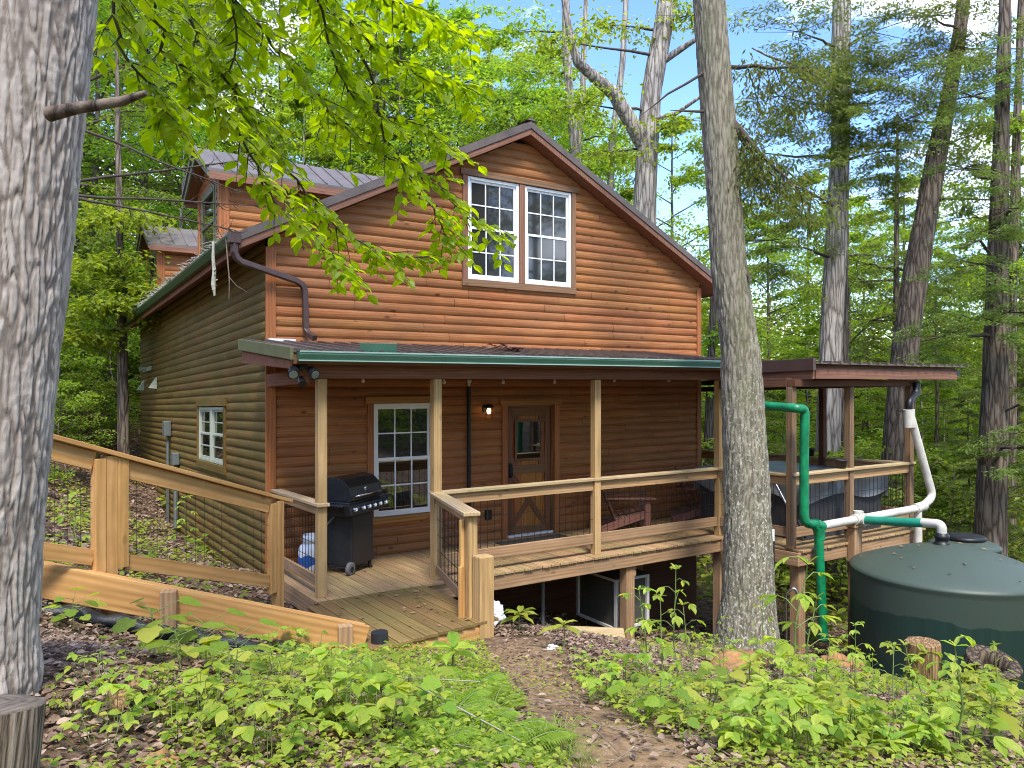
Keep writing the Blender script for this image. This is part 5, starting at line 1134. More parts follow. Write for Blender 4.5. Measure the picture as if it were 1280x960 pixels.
for bl in BL:
    br = MB()
    w = [Vector(at(*p_)) for p_ in bl]; fine = []
    for i in range(len(w) - 1):
        for k in range(4): fine.append(w[i].lerp(w[i + 1], k / 4) + Vector((random.gauss(0, .015), random.gauss(0, .015), random.gauss(0, .015))))
    fine.append(w[-1]); nf = len(fine)
    st = along(tp_, .72); fine2 = [st, st.lerp(fine[0], .5) + Vector((0, 0, .5))] + fine
    br.tube(fine2, [.03, .016] + [.0105 * (1 - i / nf) + .003 for i in range(nf)], 6, False)
    for i in range(3, nf):
        for s_ in (0, 1, 2):
            if random.random() < .27: continue
            d0 = (fine[min(i + 1, nf - 1)] - fine[i - 1]).normalized(); sdv = d0.cross(Vector((0, 0, 1))).normalized() * (1 if (i + s_) % 2 else -1); d = (d0 * .6 + sdv * random.uniform(.4, 1) + Vector((0, 0, random.uniform(-.45, .15)))).normalized(); l = random.uniform(.14, .42)
            s = fine[i]; e = s + d * l + Vector((0, 0, -.12 * l)); br.tube([s, s.lerp(e, .5) + Vector((0, 0, .02)), e], [.005, .003, .0015], 4, False)
            n = max(4, int(l / .048)); f_ = (np.arange(n) + rng.random(n) * .5) / n; P = np.array(s)[None] * (1 - f_)[:, None] + np.array(e)[None] * f_[:, None]
            side = np.where(np.arange(n) % 2 == 0, 1, -1)[:, None]; D = np.array(d)[None] * .7 + np.array(d.cross(Vector((0, 0, 1))).normalized())[None] * side * .8 + np.stack([rng.normal(0, .25, n), rng.normal(0, .25, n), rng.uniform(-.55, .1, n)], -1)
            sz = rng.uniform(.075, .135, n); c.add(P, D, rup(n, .35), sz, sz * .58)
    br.build("branch", BK["twig"], t)
c.build("crown", LF["beech"], t, "b")

# --- dead bare hemlock twigs crossing in front of the dormer
t = thing("bare_branch_tree", "leafless fine twigs reaching from behind the left trunk across the dormer", "tree")
q = MB(); bxx, byy = -4.3, -1.6; q.tube(wig((bxx, byy, g1(bxx, byy) - .3), (bxx + .1, byy, 9), 6, .1, 3), [.09, .08, .07, .06, .05, .03, .01], 10); q.build("trunk", BK["brown"], t)
random.seed(12)
for (a, b2) in (((60, 232, 7.4), (345, 195, 8.3)), ((60, 240, 7.4), (330, 258, 8.2)), ((70, 150, 7.4), (300, 240, 8.0)), ((60, 238, 7.4), (295, 288, 8.0))):
    q = MB(); A, B = Vector(at(*a)), Vector(at(*b2)); st = Vector((bxx, byy, A.z)); w = [st] + wig(A, B, 8, .12, a[1]); q.tube(w, [.022, .018] + [.015 * (1 - k / 8) + .002 for k in range(8)], 5, False)
    for k in range(26):
        s = along(w, .35 + .65 * random.random()); d = Vector((random.uniform(.1, .8), random.uniform(-.3, .3), random.uniform(-.45, .45))); e = s + d * random.uniform(.15, .5); q.tube([s, s.lerp(e, .5) + Vector((0, 0, -.03)), e], [.005, .003, .0012], 4, False)
    q.build("branch", BK["twig"], t)

# --- forked tree behind the roof
def pixtrunk(mb, pl, n=20, jit=.09, seed=1):
    P = [Vector(at(u, v, d)) for u, v, d, w in pl]; Rr = [w / 2 / 955.7 * d for u, v, d, w in pl]; a, b2 = [], []
    for i in range(len(P) - 1):
        for k in range(6): f_ = k / 6; a.append(P[i].lerp(P[i + 1], f_)); b2.append(Rr[i] * (1 - f_) + Rr[i + 1] * f_)
    a.append(P[-1]); b2.append(Rr[-1]); mb.tube(a, b2, n, True, True, jit, seed); return a
def bigtree(name, label, pl, bk, limbs=(), crown=(), mat="light", size=.16, cat="tree"):
    t = thing(name, label, cat); mb = MB(); ax = pixtrunk(mb, pl, 20, .09, len(pl) + pl[0][0] * .01); mb.build("trunk", BK[bk], t)
    c = Crown()
    for lp_ in limbs: br = MB(); pixtrunk(br, lp_, 10, .1, 3); br.build("branch", BK[bk], t)
    for (u, v, d, l, n) in crown:
        tb_ = MB(); s = np.array(at(u, v, d)); near = min(ax, key=lambda k: (k - Vector(s)).length + abs(k.z - s[2]) * .3); tb_.tube(wig(near, Vector(s), 4, .25, u * .1), [.05, .04, .03, .02, .008], 5, False)
        for k in range(9):
            a = k * .7 + random.random(); dd = np.array([math.cos(a), math.sin(a), random.uniform(-.35, .35)]); tb_.tube([Vector(s), Vector(s + dd * l * .7)], [.012, .003], 4, False)
            if mat == "hemlock":
                nn = int(n * 1.7); tt = rng.random(nn); P = s[None] + dd[None] * (tt * l)[:, None]; P = P + np.stack([rng.normal(0, .1 * l, nn), rng.normal(0, .1 * l, nn), rng.normal(0, .03 * l, nn) - .25 * l * tt ** 2 + (k % 4 - 1.5) * .3 * l], -1); sz = size * .66 * rng.uniform(.6, 1.2, nn); c.add(P, dd[None] * .6 + rdir(nn, -.7, .1), rup(nn, .35), sz, sz * .32)
            else: spray(c, s, dd, l, n, size)
        tb_.build("branch", BK["twig"], t)
    if crown: c.build("crown", LF[mat], t)
    return t
random.seed(5)
bigtree("forked_tree", "forked grey tree rising behind the right roof slope", [(800, 520, 22, 34), (806, 280, 22, 29), (808, 200, 22, 27), (815, 110, 22, 25), (826, 50, 22, 24), (838, -20, 22, 24), (850, -160, 22, 20), (858, -420, 22.3, 14), (865, -700, 22.5, 6)], "pale",
        [[(806, 185, 22, 20), (790, 155, 21.8, 19), (768, 118, 21.6, 17), (745, 98, 21.3, 15), (722, 78, 21, 12), (712, 40, 21, 9), (700, -30, 21, 6)], [(824, 80, 22, 9), (850, 62, 21.8, 8), (872, 48, 21.5, 6)], [(815, 150, 22, 7), (845, 142, 21, 5), (880, 118, 20.5, 4)]],
        [(760, 190, 22, 1.5, 60), (730, 130, 21.5, 1.4, 50), (850, 150, 21, 1.2, 45), (690, 50, 21, 1.5, 60), (800, 300, 21.5, 1.2, 60), (860, 20, 21.5, 1.3, 50), (760, 30, 22, 1.2, 45)], "light", .17)
bigtree("tall_hemlock", "tall straight pale trunk standing behind the side deck roof", [(1036, 820, 20, 30), (1035, 560, 20, 28), (1038, 440, 20, 27), (1045, 300, 20, 26), (1050, 180, 20, 22), (1051, 60, 20, 23), (1055, -120, 20, 19), (1060, -500, 20.4, 10), (1062, -800, 20.6, 3)], "pale",
        [[(1050, 82, 20, 6), (1020, 90, 19, 5), (960, 70, 18.4, 3), (940, 60, 18.2, 2)]],
        [(1040, 100, 19.4, 1.6, 170), (975, 120, 18.6, 1.7, 170), (1110, 110, 19, 1.8, 180), (1000, 40, 19, 1.6, 150), (1090, 40, 19, 1.7, 160), (940, 190, 18.8, 1.3, 140), (1000, 235, 18.8, 1.5, 180), (965, 300, 18.6, 1.4, 170), (1100, 190, 19, 1.4, 150), (1060, 130, 18.6, 1.3, 170)], "hemlock", .2)
bigtree("leaning_dark_tree", "dark leaning trunk behind the right end of the deck roof", [(1112, 760, 19, 40), (1118, 620, 19, 37), (1124, 520, 19, 34), (1133, 420, 19, 31), (1152, 300, 19, 28), (1170, 200, 19, 24), (1188, 110, 19, 18), (1200, 40, 19, 16), (1215, -100, 19, 14), (1235, -380, 19, 8), (1245, -560, 19, 3)], "brown",
        [[(1160, 250, 19, 5), (1200, 248, 18.5, 3), (1240, 250, 18, 2)]],
        [(1170, 80, 18.6, 1.5, 170), (1230, 60, 18.6, 1.6, 170), (1210, 170, 18.4, 1.4, 150), (1130, 150, 19, 1.2, 120), (1160, 20, 18.6, 1.4, 140)], "hemlock", .19)
bigtree("dark_trunk_hemlock", "dark hemlock trunk rising behind the big green tank", [(1236, 720, 15.5, 40), (1238, 640, 15.5, 36), (1244, 480, 15.5, 29), (1248, 300, 15.5, 23), (1252, 150, 15.5, 17), (1256, 30, 15.5, 14), (1260, -200, 15.6, 9), (1264, -420, 15.8, 3)], "brown",
        [[(1246, 330, 15.5, 5), (1225, 300, 15, 3), (1200, 310, 14.8, 2)], [(1242, 520, 15.5, 5), (1275, 505, 15, 3)]],
        [(1225, 330, 15, 1.2, 150), (1270, 260, 15, 1.1, 140), (1262, 390, 14.6, 1.0, 140), (1215, 120, 15, 1.2, 140), (1265, 80, 15, 1.2, 140), (1270, 560, 14.6, .9, 120), (1180, 420, 15, .9, 110), (1205, 210, 15, 1, 110)], "hemlock", .15)
bigtree("slim_dark_tree", "slim dark trunk at the right edge of the photo", [(1262, 700, 21, 14), (1264, 420, 21, 12), (1270, 200, 21, 10), (1276, 20, 21, 8), (1280, -200, 21, 4)], "brown", (), [(1275, 330, 21, 1.2, 70), (1265, 160, 21, 1.3, 80)], "light", .18)
bigtree("young_hemlock", "young hemlock with thin dark stem between the two big right trunks", [(1118, 640, 24, 9), (1120, 420, 24, 8), (1121, 250, 24, 5), (1122, 140, 24, 3)], "brown",
        [[(1120, 322, 24, 3), (1075, 318, 23.6, 2), (1040, 322, 23.4, 1)], [(1120, 330, 24, 3), (1160, 326, 23.6, 2)], [(1120, 350, 24, 3), (1070, 352, 23.6, 2)]], [(1085, 330, 23.6, 1.3, 110), (1150, 340, 23.6, 1.2, 100), (1120, 250, 24, 1.2, 110), (1100, 200, 24, 1.0, 90), (1090, 400, 23.6, 1.4, 120), (1150, 410, 23.6, 1.3, 110)], "hemlock", .2)
bigtree("shadowed_hillside_tree", "dark slim trunk on the leafy slope just left of the cabin", [(155, 575, 17.5, 14), (154, 500, 17.5, 13), (153, 430, 17.5, 12), (150, 330, 17.5, 9), (148, 200, 17.5, 7), (146, 60, 17.6, 4)], "brown", (), [(140, 380, 17, 1.2, 150), (120, 330, 17, 1.3, 160), (165, 360, 17.2, .9, 110), (140, 270, 17, 1.2, 140), (105, 420, 17, .9, 110)], "light", .15)
bigtree("distant_pale_trunk", "far pale straight trunk seen against the sky above the dormer", [(260, 420, 34, 12), (262, 200, 34, 11), (263, 90, 34, 10), (264, -20, 34, 9), (264, -300, 34, 4)], "pale", (), [(250, 60, 34, 1.8, 50), (290, 10, 34, 2, 60)], "light", .22)
bigtree("twin_stem_tree", "pale twin stems directly behind the roof peak", [(725, 420, 27, 14), (720, 200, 27, 12), (712, 120, 27, 11), (708, 60, 27, 11), (706, -60, 27, 9), (700, -300, 27, 3)], "pale", [[(722, 200, 27, 9), (728, 120, 27, 8), (730, 60, 27, 7), (735, -60, 27, 5)], [(760, 300, 27, 10), (765, 180, 27, 9), (778, 80, 27, 8), (785, -40, 27, 6)]], [(690, 140, 27, 2, 90), (660, 90, 27, 2, 90), (740, 210, 27, 1.6, 80), (770, 170, 27, 1.5, 60), (640, 40, 27, 2, 80)], "light", .2)
bigtree("valley_trunk", "slim brown trunk seen through the gap under the side deck corner", [(1057, 860, 21.5, 19), (1056, 740, 21.5, 18), (1054, 500, 21.5, 14), (1053, 300, 21.5, 11), (1052, 60, 21.5, 8), (1050, -300, 21.5, 3)], "brown")
bigtree("thin_dark_tree", "thin dark trunk seen through the porch gap right of the cabin wall", [(884, 720, 22, 14), (886, 560, 22, 13), (890, 420, 22, 9), (893, 300, 22, 3)], "brown", (), [(880, 480, 22, 1.2, 70), (905, 420, 22, 1.3, 70)], "light", .17)

# --- the forest: a few grown kinds, then copies
def proto_park(o): o.location = (0, -400, 0)
PB = [broadleaf(21, 15, .16, 2.5, 4.2, 26, 6, 15000, .17, "light", label="x", cat="tree"), broadleaf(33, 18, .2, 4.5, 4.6, 26, 6, 16000, .17, "mid", label="x", cat="tree"), broadleaf(47, 12, .12, 1.6, 3.4, 24, 6, 12000, .16, "light", "pale", label="x", cat="tree")]
PS = [broadleaf(61, 3.6, .04, .3, 1.7, 16, 5, 3600, .12, "light", name="understory_shrub", label="x", cat="shrub"), broadleaf(67, 2.4, .03, .2, 1.5, 14, 5, 3000, .11, "mid", name="understory_shrub", label="x", cat="shrub")]
PH = [hemlock(71, 14, .15, 1.5, 3.2, 44, 20000, .17, label="x", cat="tree", deadbelow=6), hemlock(77, 18, .2, 3.5, 3.6, 48, 22000, .17, label="x", cat="tree", deadbelow=10)]
used = set()
def plant(pr, u, d, s, label, group, dzz=0, rz=None):
    x, y = txy(u, d); z = g1(x, y) + dzz; a = random.random() * 6.28 if rz is None else rz
    if id(pr) not in used:
        used.add(id(pr)); pr.location = (x, y, z); pr.rotation_euler = (0, 0, a); pr.scale = (s,) * 3; pr["label"] = label; pr["group"] = group; return pr
    return dup(pr, (x, y, z), a, s, label, group)
random.seed(99)
HL = "leafy broadleaf tree on the hillside left of the cabin"; RL = "broadleaf tree with pale green crown behind the cabin roof"; VL = "broadleaf tree in the valley right of the deck"; HV = "feathery hemlock in the valley right of the deck"; HH = "feathery hemlock on the slope behind the cabin"
for u, d, s, k in ((70, 20, .9, 1), (120, 26, 1.0, 0), (180, 30, 1.0, 1), (230, 25, .85, 2), (60, 32, 1.2, 1), (150, 38, 1.2, 0), (260, 36, 1.0, 1), (210, 44, 1.3, 1), (320, 40, 1.0, 2), (20, 24, 1, 0), (300, 30, .72, 0), (110, 46, 1.4, 1), (350, 50, 1.1, 0)):
    plant(PB[k], u, d, s, HL, "broadleaf trees on the left hillside")
for u, d, s, k in ((400, 34, 1.0, 0), (450, 27, .95, 2), (520, 36, 1.15, 0), (580, 28, 1.0, 2), (640, 36, 1.1, 0), (690, 44, 1.25, 1), (540, 46, 1.3, 1), (430, 46, 1.2, 0), (600, 50, 1.2, 0), (750, 38, .85, 2), (800, 45, .9, 0), (380, 26, .95, 2), (470, 32, 1.2, 0), (500, 29, 1.1, 0), (560, 33, 1.25, 0), (620, 30, 1.1, 2), (670, 33, 1.1, 0), (350, 36, 1.3, 0), (420, 38, 1.4, 0), (610, 40, 1.4, 0), (720, 50, 1.2, 0), (712, 33, 1.15, 0), (775, 31, 1.05, 2), (840, 37, 1.2, 0)):
    plant(PB[k], u, d, s, RL, "broadleaf trees behind the roof")
for u, d, s, k in ((905, 30, .85, 2), (960, 34, 1.0, 0), (1010, 28, .75, 2), (1080, 36, 1.0, 0), (1150, 30, .8, 2), (1200, 38, 1.0, 0), (1260, 30, .9, 2), (930, 46, 1.0, 1), (1040, 48, 1.0, 0), (1130, 50, 1.05, 1), (1230, 52, 1.0, 0), (1180, 26, .6, 2), (980, 24, .5, 2), (1320, 34, 1.0, 0), (1060, 30, 1.0, 0), (1130, 36, 1.2, 0), (1275, 32, 1.2, 0), (1010, 40, 1.25, 0), (1340, 26, 1.1, 1)):
    plant(PB[k], u, d, s * .92, VL, "broadleaf trees in the valley")
for u, d, s, k in ((955, 22, .45, 0), (1170, 25, .55, 1), (1210, 20, .4, 0), (1085, 29, .6, 0), (1225, 17, .3, 0), (1160, 18, .26, 0), (1330, 17, .7, 0), (1290, 24, .6, 0)):
    plant(PH[k], u, d, s, HV, "hemlocks in the valley")
for u, d, s, k in ((480, 30, .9, 1), (640, 30, .85, 1), (400, 28, .8, 0), (230, 32, .8, 1), (100, 24, .6, 0)):
    plant(PH[k], u, d, s, HH, "hemlocks behind the cabin")
for k in range(44):
    u = random.uniform(20, 300); d = random.uniform(15, 30)
    x, y = txy(u, d)
    if -1.2 < x < 9 and -1 < y < 13: continue
    plant(PS[k % 2], u, d, random.uniform(.5, 1.1), "leafy shrub under the trees on the left hillside", "shrubs on the left hillside")
for k in range(34):
    u = random.uniform(880, 1330); d = random.uniform(17, 36)
    plant(PS[k % 2], u, d, random.uniform(.7, 1.6), "leafy shrub low in the valley beyond the deck", "shrubs in the valley")
for k, (u, d) in enumerate(((-900, 12), (-1900, 16), (2400, 14), (1700, 12))):
    pass
# trees that stand behind the photographer and show only as reflections in the panes
for k, (x, y, s) in enumerate(((-9, -23, 1.0), (-3, -26, 1.1), (4, -25, 1.0), (10, -22, 1.1), (16, -17, 1.0), (-15, -17, 1.1), (21, -10, 1.0), (8, -30, 1.2), (-6, -31, 1.2), (15, -26, 1.2))):
    dup(PB[k % 3], (x, y, g1(x, y)), k, s, "tree behind the photographer, mirrored in the window panes", "trees behind the photographer")
for k, (x, y, s) in enumerate(((-6, -19, .4), (0, -20, .45), (6, -19, .4), (11, -16, .4), (3, -18, .35), (14, -12, .4), (-10, -16, .4))):
    dup(PH[k % 2], (x, y, g1(x, y)), k, s, "low hemlock behind the photographer, mirrored in the panes", "hemlocks behind the photographer")
for k in range(46):
    x, y = random.uniform(-16, 18), random.uniform(-27, -15)
    if abs(x + 2.7) < 3 and y > -17: continue
    dup(PS[k % 2], (x, y, g1(x, y)), k, random.uniform(.8, 1.6), "leafy shrub behind the photographer, mirrored in the panes", "shrubs behind the photographer")
# the far wood that closes the view
n = 90000; a = YAW + np.arctan((rng.uniform(-200, 1480, n) - 640) / 955.7); d = rng.uniform(48, 82, n); x, y = CAM[0] + d * np.sin(a), CAM[1] + d * np.cos(a)
hmax = 6 + 5 * (fbm(x, y, .11) * .5 + .5) + np.where(x < 0, 8, 0); z = G(x, y) + hmax * rng.random(n) ** .9
sz = rng.uniform(.3, .6, n); V, F = leaves(np.stack([x, y, z], -1), rdir(n), rup(n, .6), sz, sz * .6, "q")
o = mesh_np("far_wood", V, [F], LF["light"]); fin(o, "far bright green wood closing the view between the trunks", "far wood", None, "stuff")
# ------------------------------------------------------------------ stumps, logs, rocks
def stump(name, loc, r, h, mat, endmat, label, cat, lean=(0, 0), hollow=0, n=40, rz=0, sq=1.0, seed=1):
    t = thing(name, label, cat, loc, rz); q = MB(); pts = [(lean[0] * f_, lean[1] * f_, -.3 + (h + .3) * f_) for f_ in (0, .25, .5, .75, 1)]
    q.tube(pts, [r * 1.08, r * 1.04, r, r, r * .98], n, False, True, .14, seed); o = q.build("trunk_side", mat, t)
    o.scale = (1, sq, 1); top = Vector((lean[0], lean[1], h))
    ring = [Vector(v) for v in q.v[-n:]]; c = sum(ring, Vector()) / n; q2 = MB(); vs = []
    fr = [1.0, .97, .75, .5, .25] if not hollow else [1.0, .96, .75, hollow, hollow * .96, hollow * .8]; zz = [0, .006, .008, .01, .006] if not hollow else [0, .006, .0, -.005, -.1, -.3]
    for f_, z in zip(fr, zz): vs += [c + (v - c) * f_ + Vector((0, 0, z + .012 * noise.noise(v * 9) * (f_ < .99))) for v in ring]
    fs = [(i * n + k, i * n + (k + 1) % n, (i + 1) * n + (k + 1) % n, (i + 1) * n + k) for i in range(len(fr) - 1) for k in range(n)] + [tuple(range((len(fr) - 1) * n, len(fr) * n))]
    q2.add(vs, fs, None, True); e = q2.build("cut_face", endmat, t); e.scale = (1, sq, 1); return t
m, tt_, p, out = newmat("cut_wood_face"); o = objco(tt_); w = N(tt_, "ShaderNodeTexWave", wave_type="RINGS", rings_direction="Z"); w.inputs["Scale"].default_value = 9; w.inputs["Distortion"].default_value = 3; w.inputs["Detail"].default_value = 4; tt_.links.new(o, w.inputs["Vector"])
c = ramp(tt_, math_(tt_, "ADD", math_(tt_, "MULTIPLY", w.outputs["Fac"], .1), math_(tt_, "MULTIPLY", tnoise(tt_, o, 8, 6, .7), .7)), [(.25, (.05, .039, .03)), (.45, (.14, .11, .08)), (.7, (.3, .23, .15))]); tt_.links.new(c, p.inputs["Base Color"]); p.inputs["Roughness"].default_value = .9; bump(tt_, p, tnoise(tt_, o, 14, 6, .7), .6, .02); M["cut"] = m
m2 = bark("weathered_stump", (.06, .045, .032), (.2, .155, .105), (.36, .3, .23), 34, 2.6, .02); M["stump"] = m2
M["oldlog"] = bark("old_log_bark", (.03, .022, .016), (.11, .08, .055), (.22, .17, .12), 18, 3, .03); M["freshlog"] = bark("split_log", (.09, .05, .025), (.27, .16, .075), (.4, .27, .14), 30, 1.5, .012)
sx, sy = -2.87, -7.20
stump("tree_stump", (sx, sy, .9), .175, .50, M["stump"], M["cut"], "weathered sawn stump in the bottom left corner", "stump", (0, 0), 0, 60, 0, 1, 4).rotation_euler = (-.17, .11, 0)
lx, ly = 4.28, -6.2; stump("log_block", (lx, ly, g1(lx, ly)), .15, .4, M["freshlog"], M["freshlog"], "short reddish square-cut log block standing before the big tank", "log", (-.03, .02), 0, 10, .5, 1, 2)
lx, ly = 4.95, -6.35; st_ = stump("hollow_log", (lx, ly, g1(lx, ly)), .24, .42, M["oldlog"], M["oldlog"], "short hollow dark log tilted against the big green tank", "log", (-.03, -.05), .56, 36, .2, 1, 6); st_.rotation_euler = (R(14), R(-8), .2)
rk = plain("ochre_rock", (.34, .17, .065), .85, 0, .35, 7, .8)
for (u, v, s, lab) in ((922, 838, (.28, .18, .15), "orange brown rock at the foot of the leaning tree trunk"), (1050, 835, (.3, .2, .12), "flat orange rock in front of the tank's left side"), (1200, 880, (.22, .16, .08), "flat orange rock between the log block and hollow log"), (192, 957, (.075, .06, .035), "small yellow brown rock at the bottom edge near the stump"), (575, 800, (.16, .09, .09), "reddish clay rock beside the newel post"), (500, 812, (.06, .05, .04), "small tan block under the platform corner"), (690, 812, (.05, .04, .03), "small pale stone on the worn path"), (1000, 838, (.1, .08, .05), "small orange rock under the tall stemmed sapling")):
    x, y, z = gp(u, v); blob("rock", (x, y, z + s[2] * .3), s, u * .13, .5, rk if "pale" not in lab else M["white"], lab, "rock", 4, None, .5)
x, y, z = gp(145, 893); q = MB()
for k in range(5): q.tube([(x - .1 + k * .02, y - .05, z + .01), (x + .0 + k * .025, y + .05, z + .05 + .01 * k), (x + .09 + k * .02, y + .14, z + .08 + random.random() * .05)], [.028, .022, .008], 7, True, True, .3, k)
o = q.build("rotten_wood", M["freshlog"]); fin(o, "splintered rotten wood piece among leaves right of the stump", "rotten wood")
q = MB(); A, B = gp(445, 868), gp(600, 880); C_, D_ = gp(520, 887), gp(650, 945)
q.tube([Vector(A) + Vector((0, 0, .09)), Vector(A).lerp(Vector(B), .5) + Vector((0, 0, .12)), Vector(B) + Vector((0, 0, .13))], [.007, .006, .003], 6, True, True, .2); q.tube([Vector(C_) + Vector((0, 0, .13)), Vector(D_) + Vector((0, 0, .07))], [.006, .003], 6)
o = q.build("fallen_branch", plain("pale_dead_branch", (.3, .265, .215), .9, 0, .2, 20)); fin(o, "pale bare fallen branch lying over the green weeds below the platform", "branch")
lg = [((-2.6, 1.6), (-.9, 2.2), .05), ((-4.6, 3.0), (-2.6, 4.8), .09), ((-3.6, 6.0), (-1.6, 6.6), .06)]
for k, (a, b2, r) in enumerate(lg):
    q = MB(); pts = [Vector((a[0] + (b2[0] - a[0]) * f_, a[1] + (b2[1] - a[1]) * f_, 0)) for f_ in np.linspace(0, 1, 7)]
    for v in pts: v.z = g1(v.x, v.y) + r * .7
    q.tube(pts, [r, r, r * .95, r * .9, r * .85, r * .75, r * .6], 10, True, True, .2, k); o = q.build("fallen_log", BK["brown"]); fin(o, ["thin fallen log nearest the cabin's side wall", "thickest fallen log on the slope beyond the path fence", "fallen log on the slope level with the meter boxes"][k], "log")

# ------------------------------------------------------------------ foreground plants: each kind grown a few times, then copied
def P_lobed(seed, h, n, size):
    random.seed(seed); t = thing("lobed_leaf_seedling", "x", "plant"); q = MB(); c = Crown(); top = Vector((random.gauss(0, .03), random.gauss(0, .03), h)); q.tube([(0, 0, -.05), top * .5 + Vector((.01, .01, 0)), top], [.006, .004, .003], 5)
    for k in range(n):
        s = Vector((0, 0, 0)).lerp(top, .35 + .65 * k / n); a = k * 2.4 + random.random() * .5; l = random.uniform(.5, 1) * size * 1.3; e = s + Vector((math.cos(a) * l, math.sin(a) * l, l * random.uniform(.1, .5))); q.tube([s, e], [.003, .002], 4, False)
        sz = size * random.uniform(.65, 1.15); c.add(np.array([e]), np.array([[math.cos(a), math.sin(a), random.uniform(-.5, .05)]]), rup(1, .25), sz, sz * .95)
    q.build("stem", BK["stem"], t); c.build("leaves", LF["plant"], t, "m"); return t
def P_sapling(seed, h, nb, size, lf=5):
    random.seed(seed); t = thing("stemmed_sapling", "x", "plant"); q = MB(); c = Crown(); top = Vector((random.gauss(0, .06), random.gauss(0, .06), h)); pth = wig((0, 0, -.05), top, 6, .05, seed); q.tube(pth, [.008, .007, .006, .0055, .005, .004, .003], 6)
    for k in range(nb):
        f_ = .22 + .78 * k / (nb - 1); s = along(pth, min(1, f_)); a = k * 2.3 + random.random() * .6; l = size * random.uniform(.9, 1.6) * (1.15 - .55 * f_); e = s + Vector((math.cos(a) * l, math.sin(a) * l, l * random.uniform(.25, .6))); q.tube([s, s.lerp(e, .55) + Vector((0, 0, .02)), e], [.0035, .003, .002], 4, False)
        sc_ = size * (1.1 - .45 * f_)
        for j in range(lf):
            aa = a + (j - (lf - 1) / 2) * .75; sz = sc_ * random.uniform(.75, 1.15) * (1.15 if j == lf // 2 else .85); c.add(np.array([e]), np.array([[math.cos(aa), math.sin(aa), random.uniform(-.75, -.15)]]), rup(1, .2), sz, sz * .5)
    for j in range(4): a = j * 1.57 + .3; c.add(np.array([top]), np.array([[math.cos(a), math.sin(a), random.uniform(.1, .9)]]), rup(1, .3), size * .6, size * .2)
    q.build("stem", BK["stem"], t); c.build("leaves", LF["plant"], t, "b"); return t
def P_whorl(seed, h, n, size):
    random.seed(seed); t = thing("broad_leaf_plant", "x", "plant"); q = MB(); c = Crown(); q.tube([(0, 0, -.05), (.01, .01, h * .5), (0, 0, h)], [.008, .007, .005], 6)
    for k in range(n):
        a = k * 2.4 + random.random() * .4; lv = k / n; s = np.array([[0, 0, h * (.75 + .25 * lv)]]); sz = size * random.uniform(.75, 1.15) * (1 - .35 * lv); c.add(s, np.array([[math.cos(a), math.sin(a), -.25 + .75 * lv]]), rup(1, .12), sz, sz * .42)
    q.build("stem", BK["stem"], t); c.build("leaves", LF["plant"], t, "b"); return t
def P_fern(seed, n, l):
    random.seed(seed); t = thing("fern", "x", "fern"); q = MB(); c = Crown()
    for k in range(n):
        a = k * 2.4 + random.random() * .5; ll = l * random.uniform(.7, 1.15); d = Vector((math.cos(a), math.sin(a), 0)); pts = [d * (ll * .85 * s) + Vector((0, 0, ll * (.75 * s - .62 * s * s))) for s in np.linspace(0, 1, 7)]; q.tube(pts, [.003] * 6 + [.001], 4, False)
        sd2 = Vector((-d.y, d.x, 0))
        for j in range(24):
            f_ = .12 + .86 * j / 23; s = along(pts, f_); w = ll * .24 * math.sin(math.pi * min(1, f_ * .8 + .18)) + .01
            for sg in (-1, 1): c.add(np.array([s]), np.array([sd2 * sg + d * .35 + Vector((0, 0, -.18))]), rup(1, .1), w, ll * .042)
    q.build("fronds", BK["stem"], t); c.build("leaves", LF["fern"], t, "l"); return t
def P_grass(seed, n, l):
    random.seed(seed); t = thing("grass_tuft", "x", "grass"); mb = MB()
    for k in range(n):
        a = random.random() * 6.28; r = random.random() ** .5 * .2; b2 = Vector((math.cos(a) * r, math.sin(a) * r, -.02)); aa = a + random.gauss(0, .5); d = Vector((math.cos(aa), math.sin(aa), 0)); s = Vector((-d.y, d.x, 0)) * .0035; ll = l * random.uniform(.5, 1.1)
        p1, p2, p3 = b2 + d * ll * .2 + Vector((0, 0, ll * .55)), b2 + d * ll * .55 + Vector((0, 0, ll * .72)), b2 + d * ll * .95 + Vector((0, 0, ll * .5)); mb.add([b2 - s, b2 + s, p1 + s, p1 - s, p2 + s * .8, p2 - s * .8, p3], [(0, 1, 2, 3), (3, 2, 4, 5), (5, 4, 6)])
    mb.build("blades", LF["grass"], t); return t
def P_low(seed, n, size):
    random.seed(seed); t = thing("leafy_weed", "x", "plant"); q = MB(); c = Crown()
    for k in range(n):
        a = k * 2.4; h = random.uniform(.08, .3); s = Vector((math.cos(a) * .05, math.sin(a) * .05, 0)); e = Vector((math.cos(a) * random.uniform(.06, .22), math.sin(a) * random.uniform(.06, .22), h)); q.tube([s - Vector((0, 0, .04)), e], [.003, .002], 4, False)
        for j in range(3): aa = a + (j - 1) * 1.1; sz = size * random.uniform(.7, 1.2); c.add(np.array([e]), np.array([[math.cos(aa), math.sin(aa), random.uniform(-.4, .1)]]), rup(1, .25), sz, sz * .62)
    q.build("stem", BK["stem"], t); c.build("leaves", LF["plant"], t, "b"); return t
KIND = {"lob": [P_lobed(1, .26, 9, .125), P_lobed(2, .2, 7, .11), P_lobed(3, .34, 12, .14)], "sap": [P_sapling(4, 1.15, 11, .125, 3), P_sapling(5, .8, 9, .11, 5), P_sapling(6, .6, 7, .12, 3)], "who": [P_whorl(7, .2, 10, .23), P_whorl(8, .3, 8, .26)], "fer": [P_fern(9, 11, .34), P_fern(10, 9, .26)], "gra": [P_grass(11, 110, .26), P_grass(12, 90, .18), P_grass(16, 70, .3)], "low": [P_low(13, 10, .075), P_low(14, 14, .06), P_low(15, 12, .095)]}
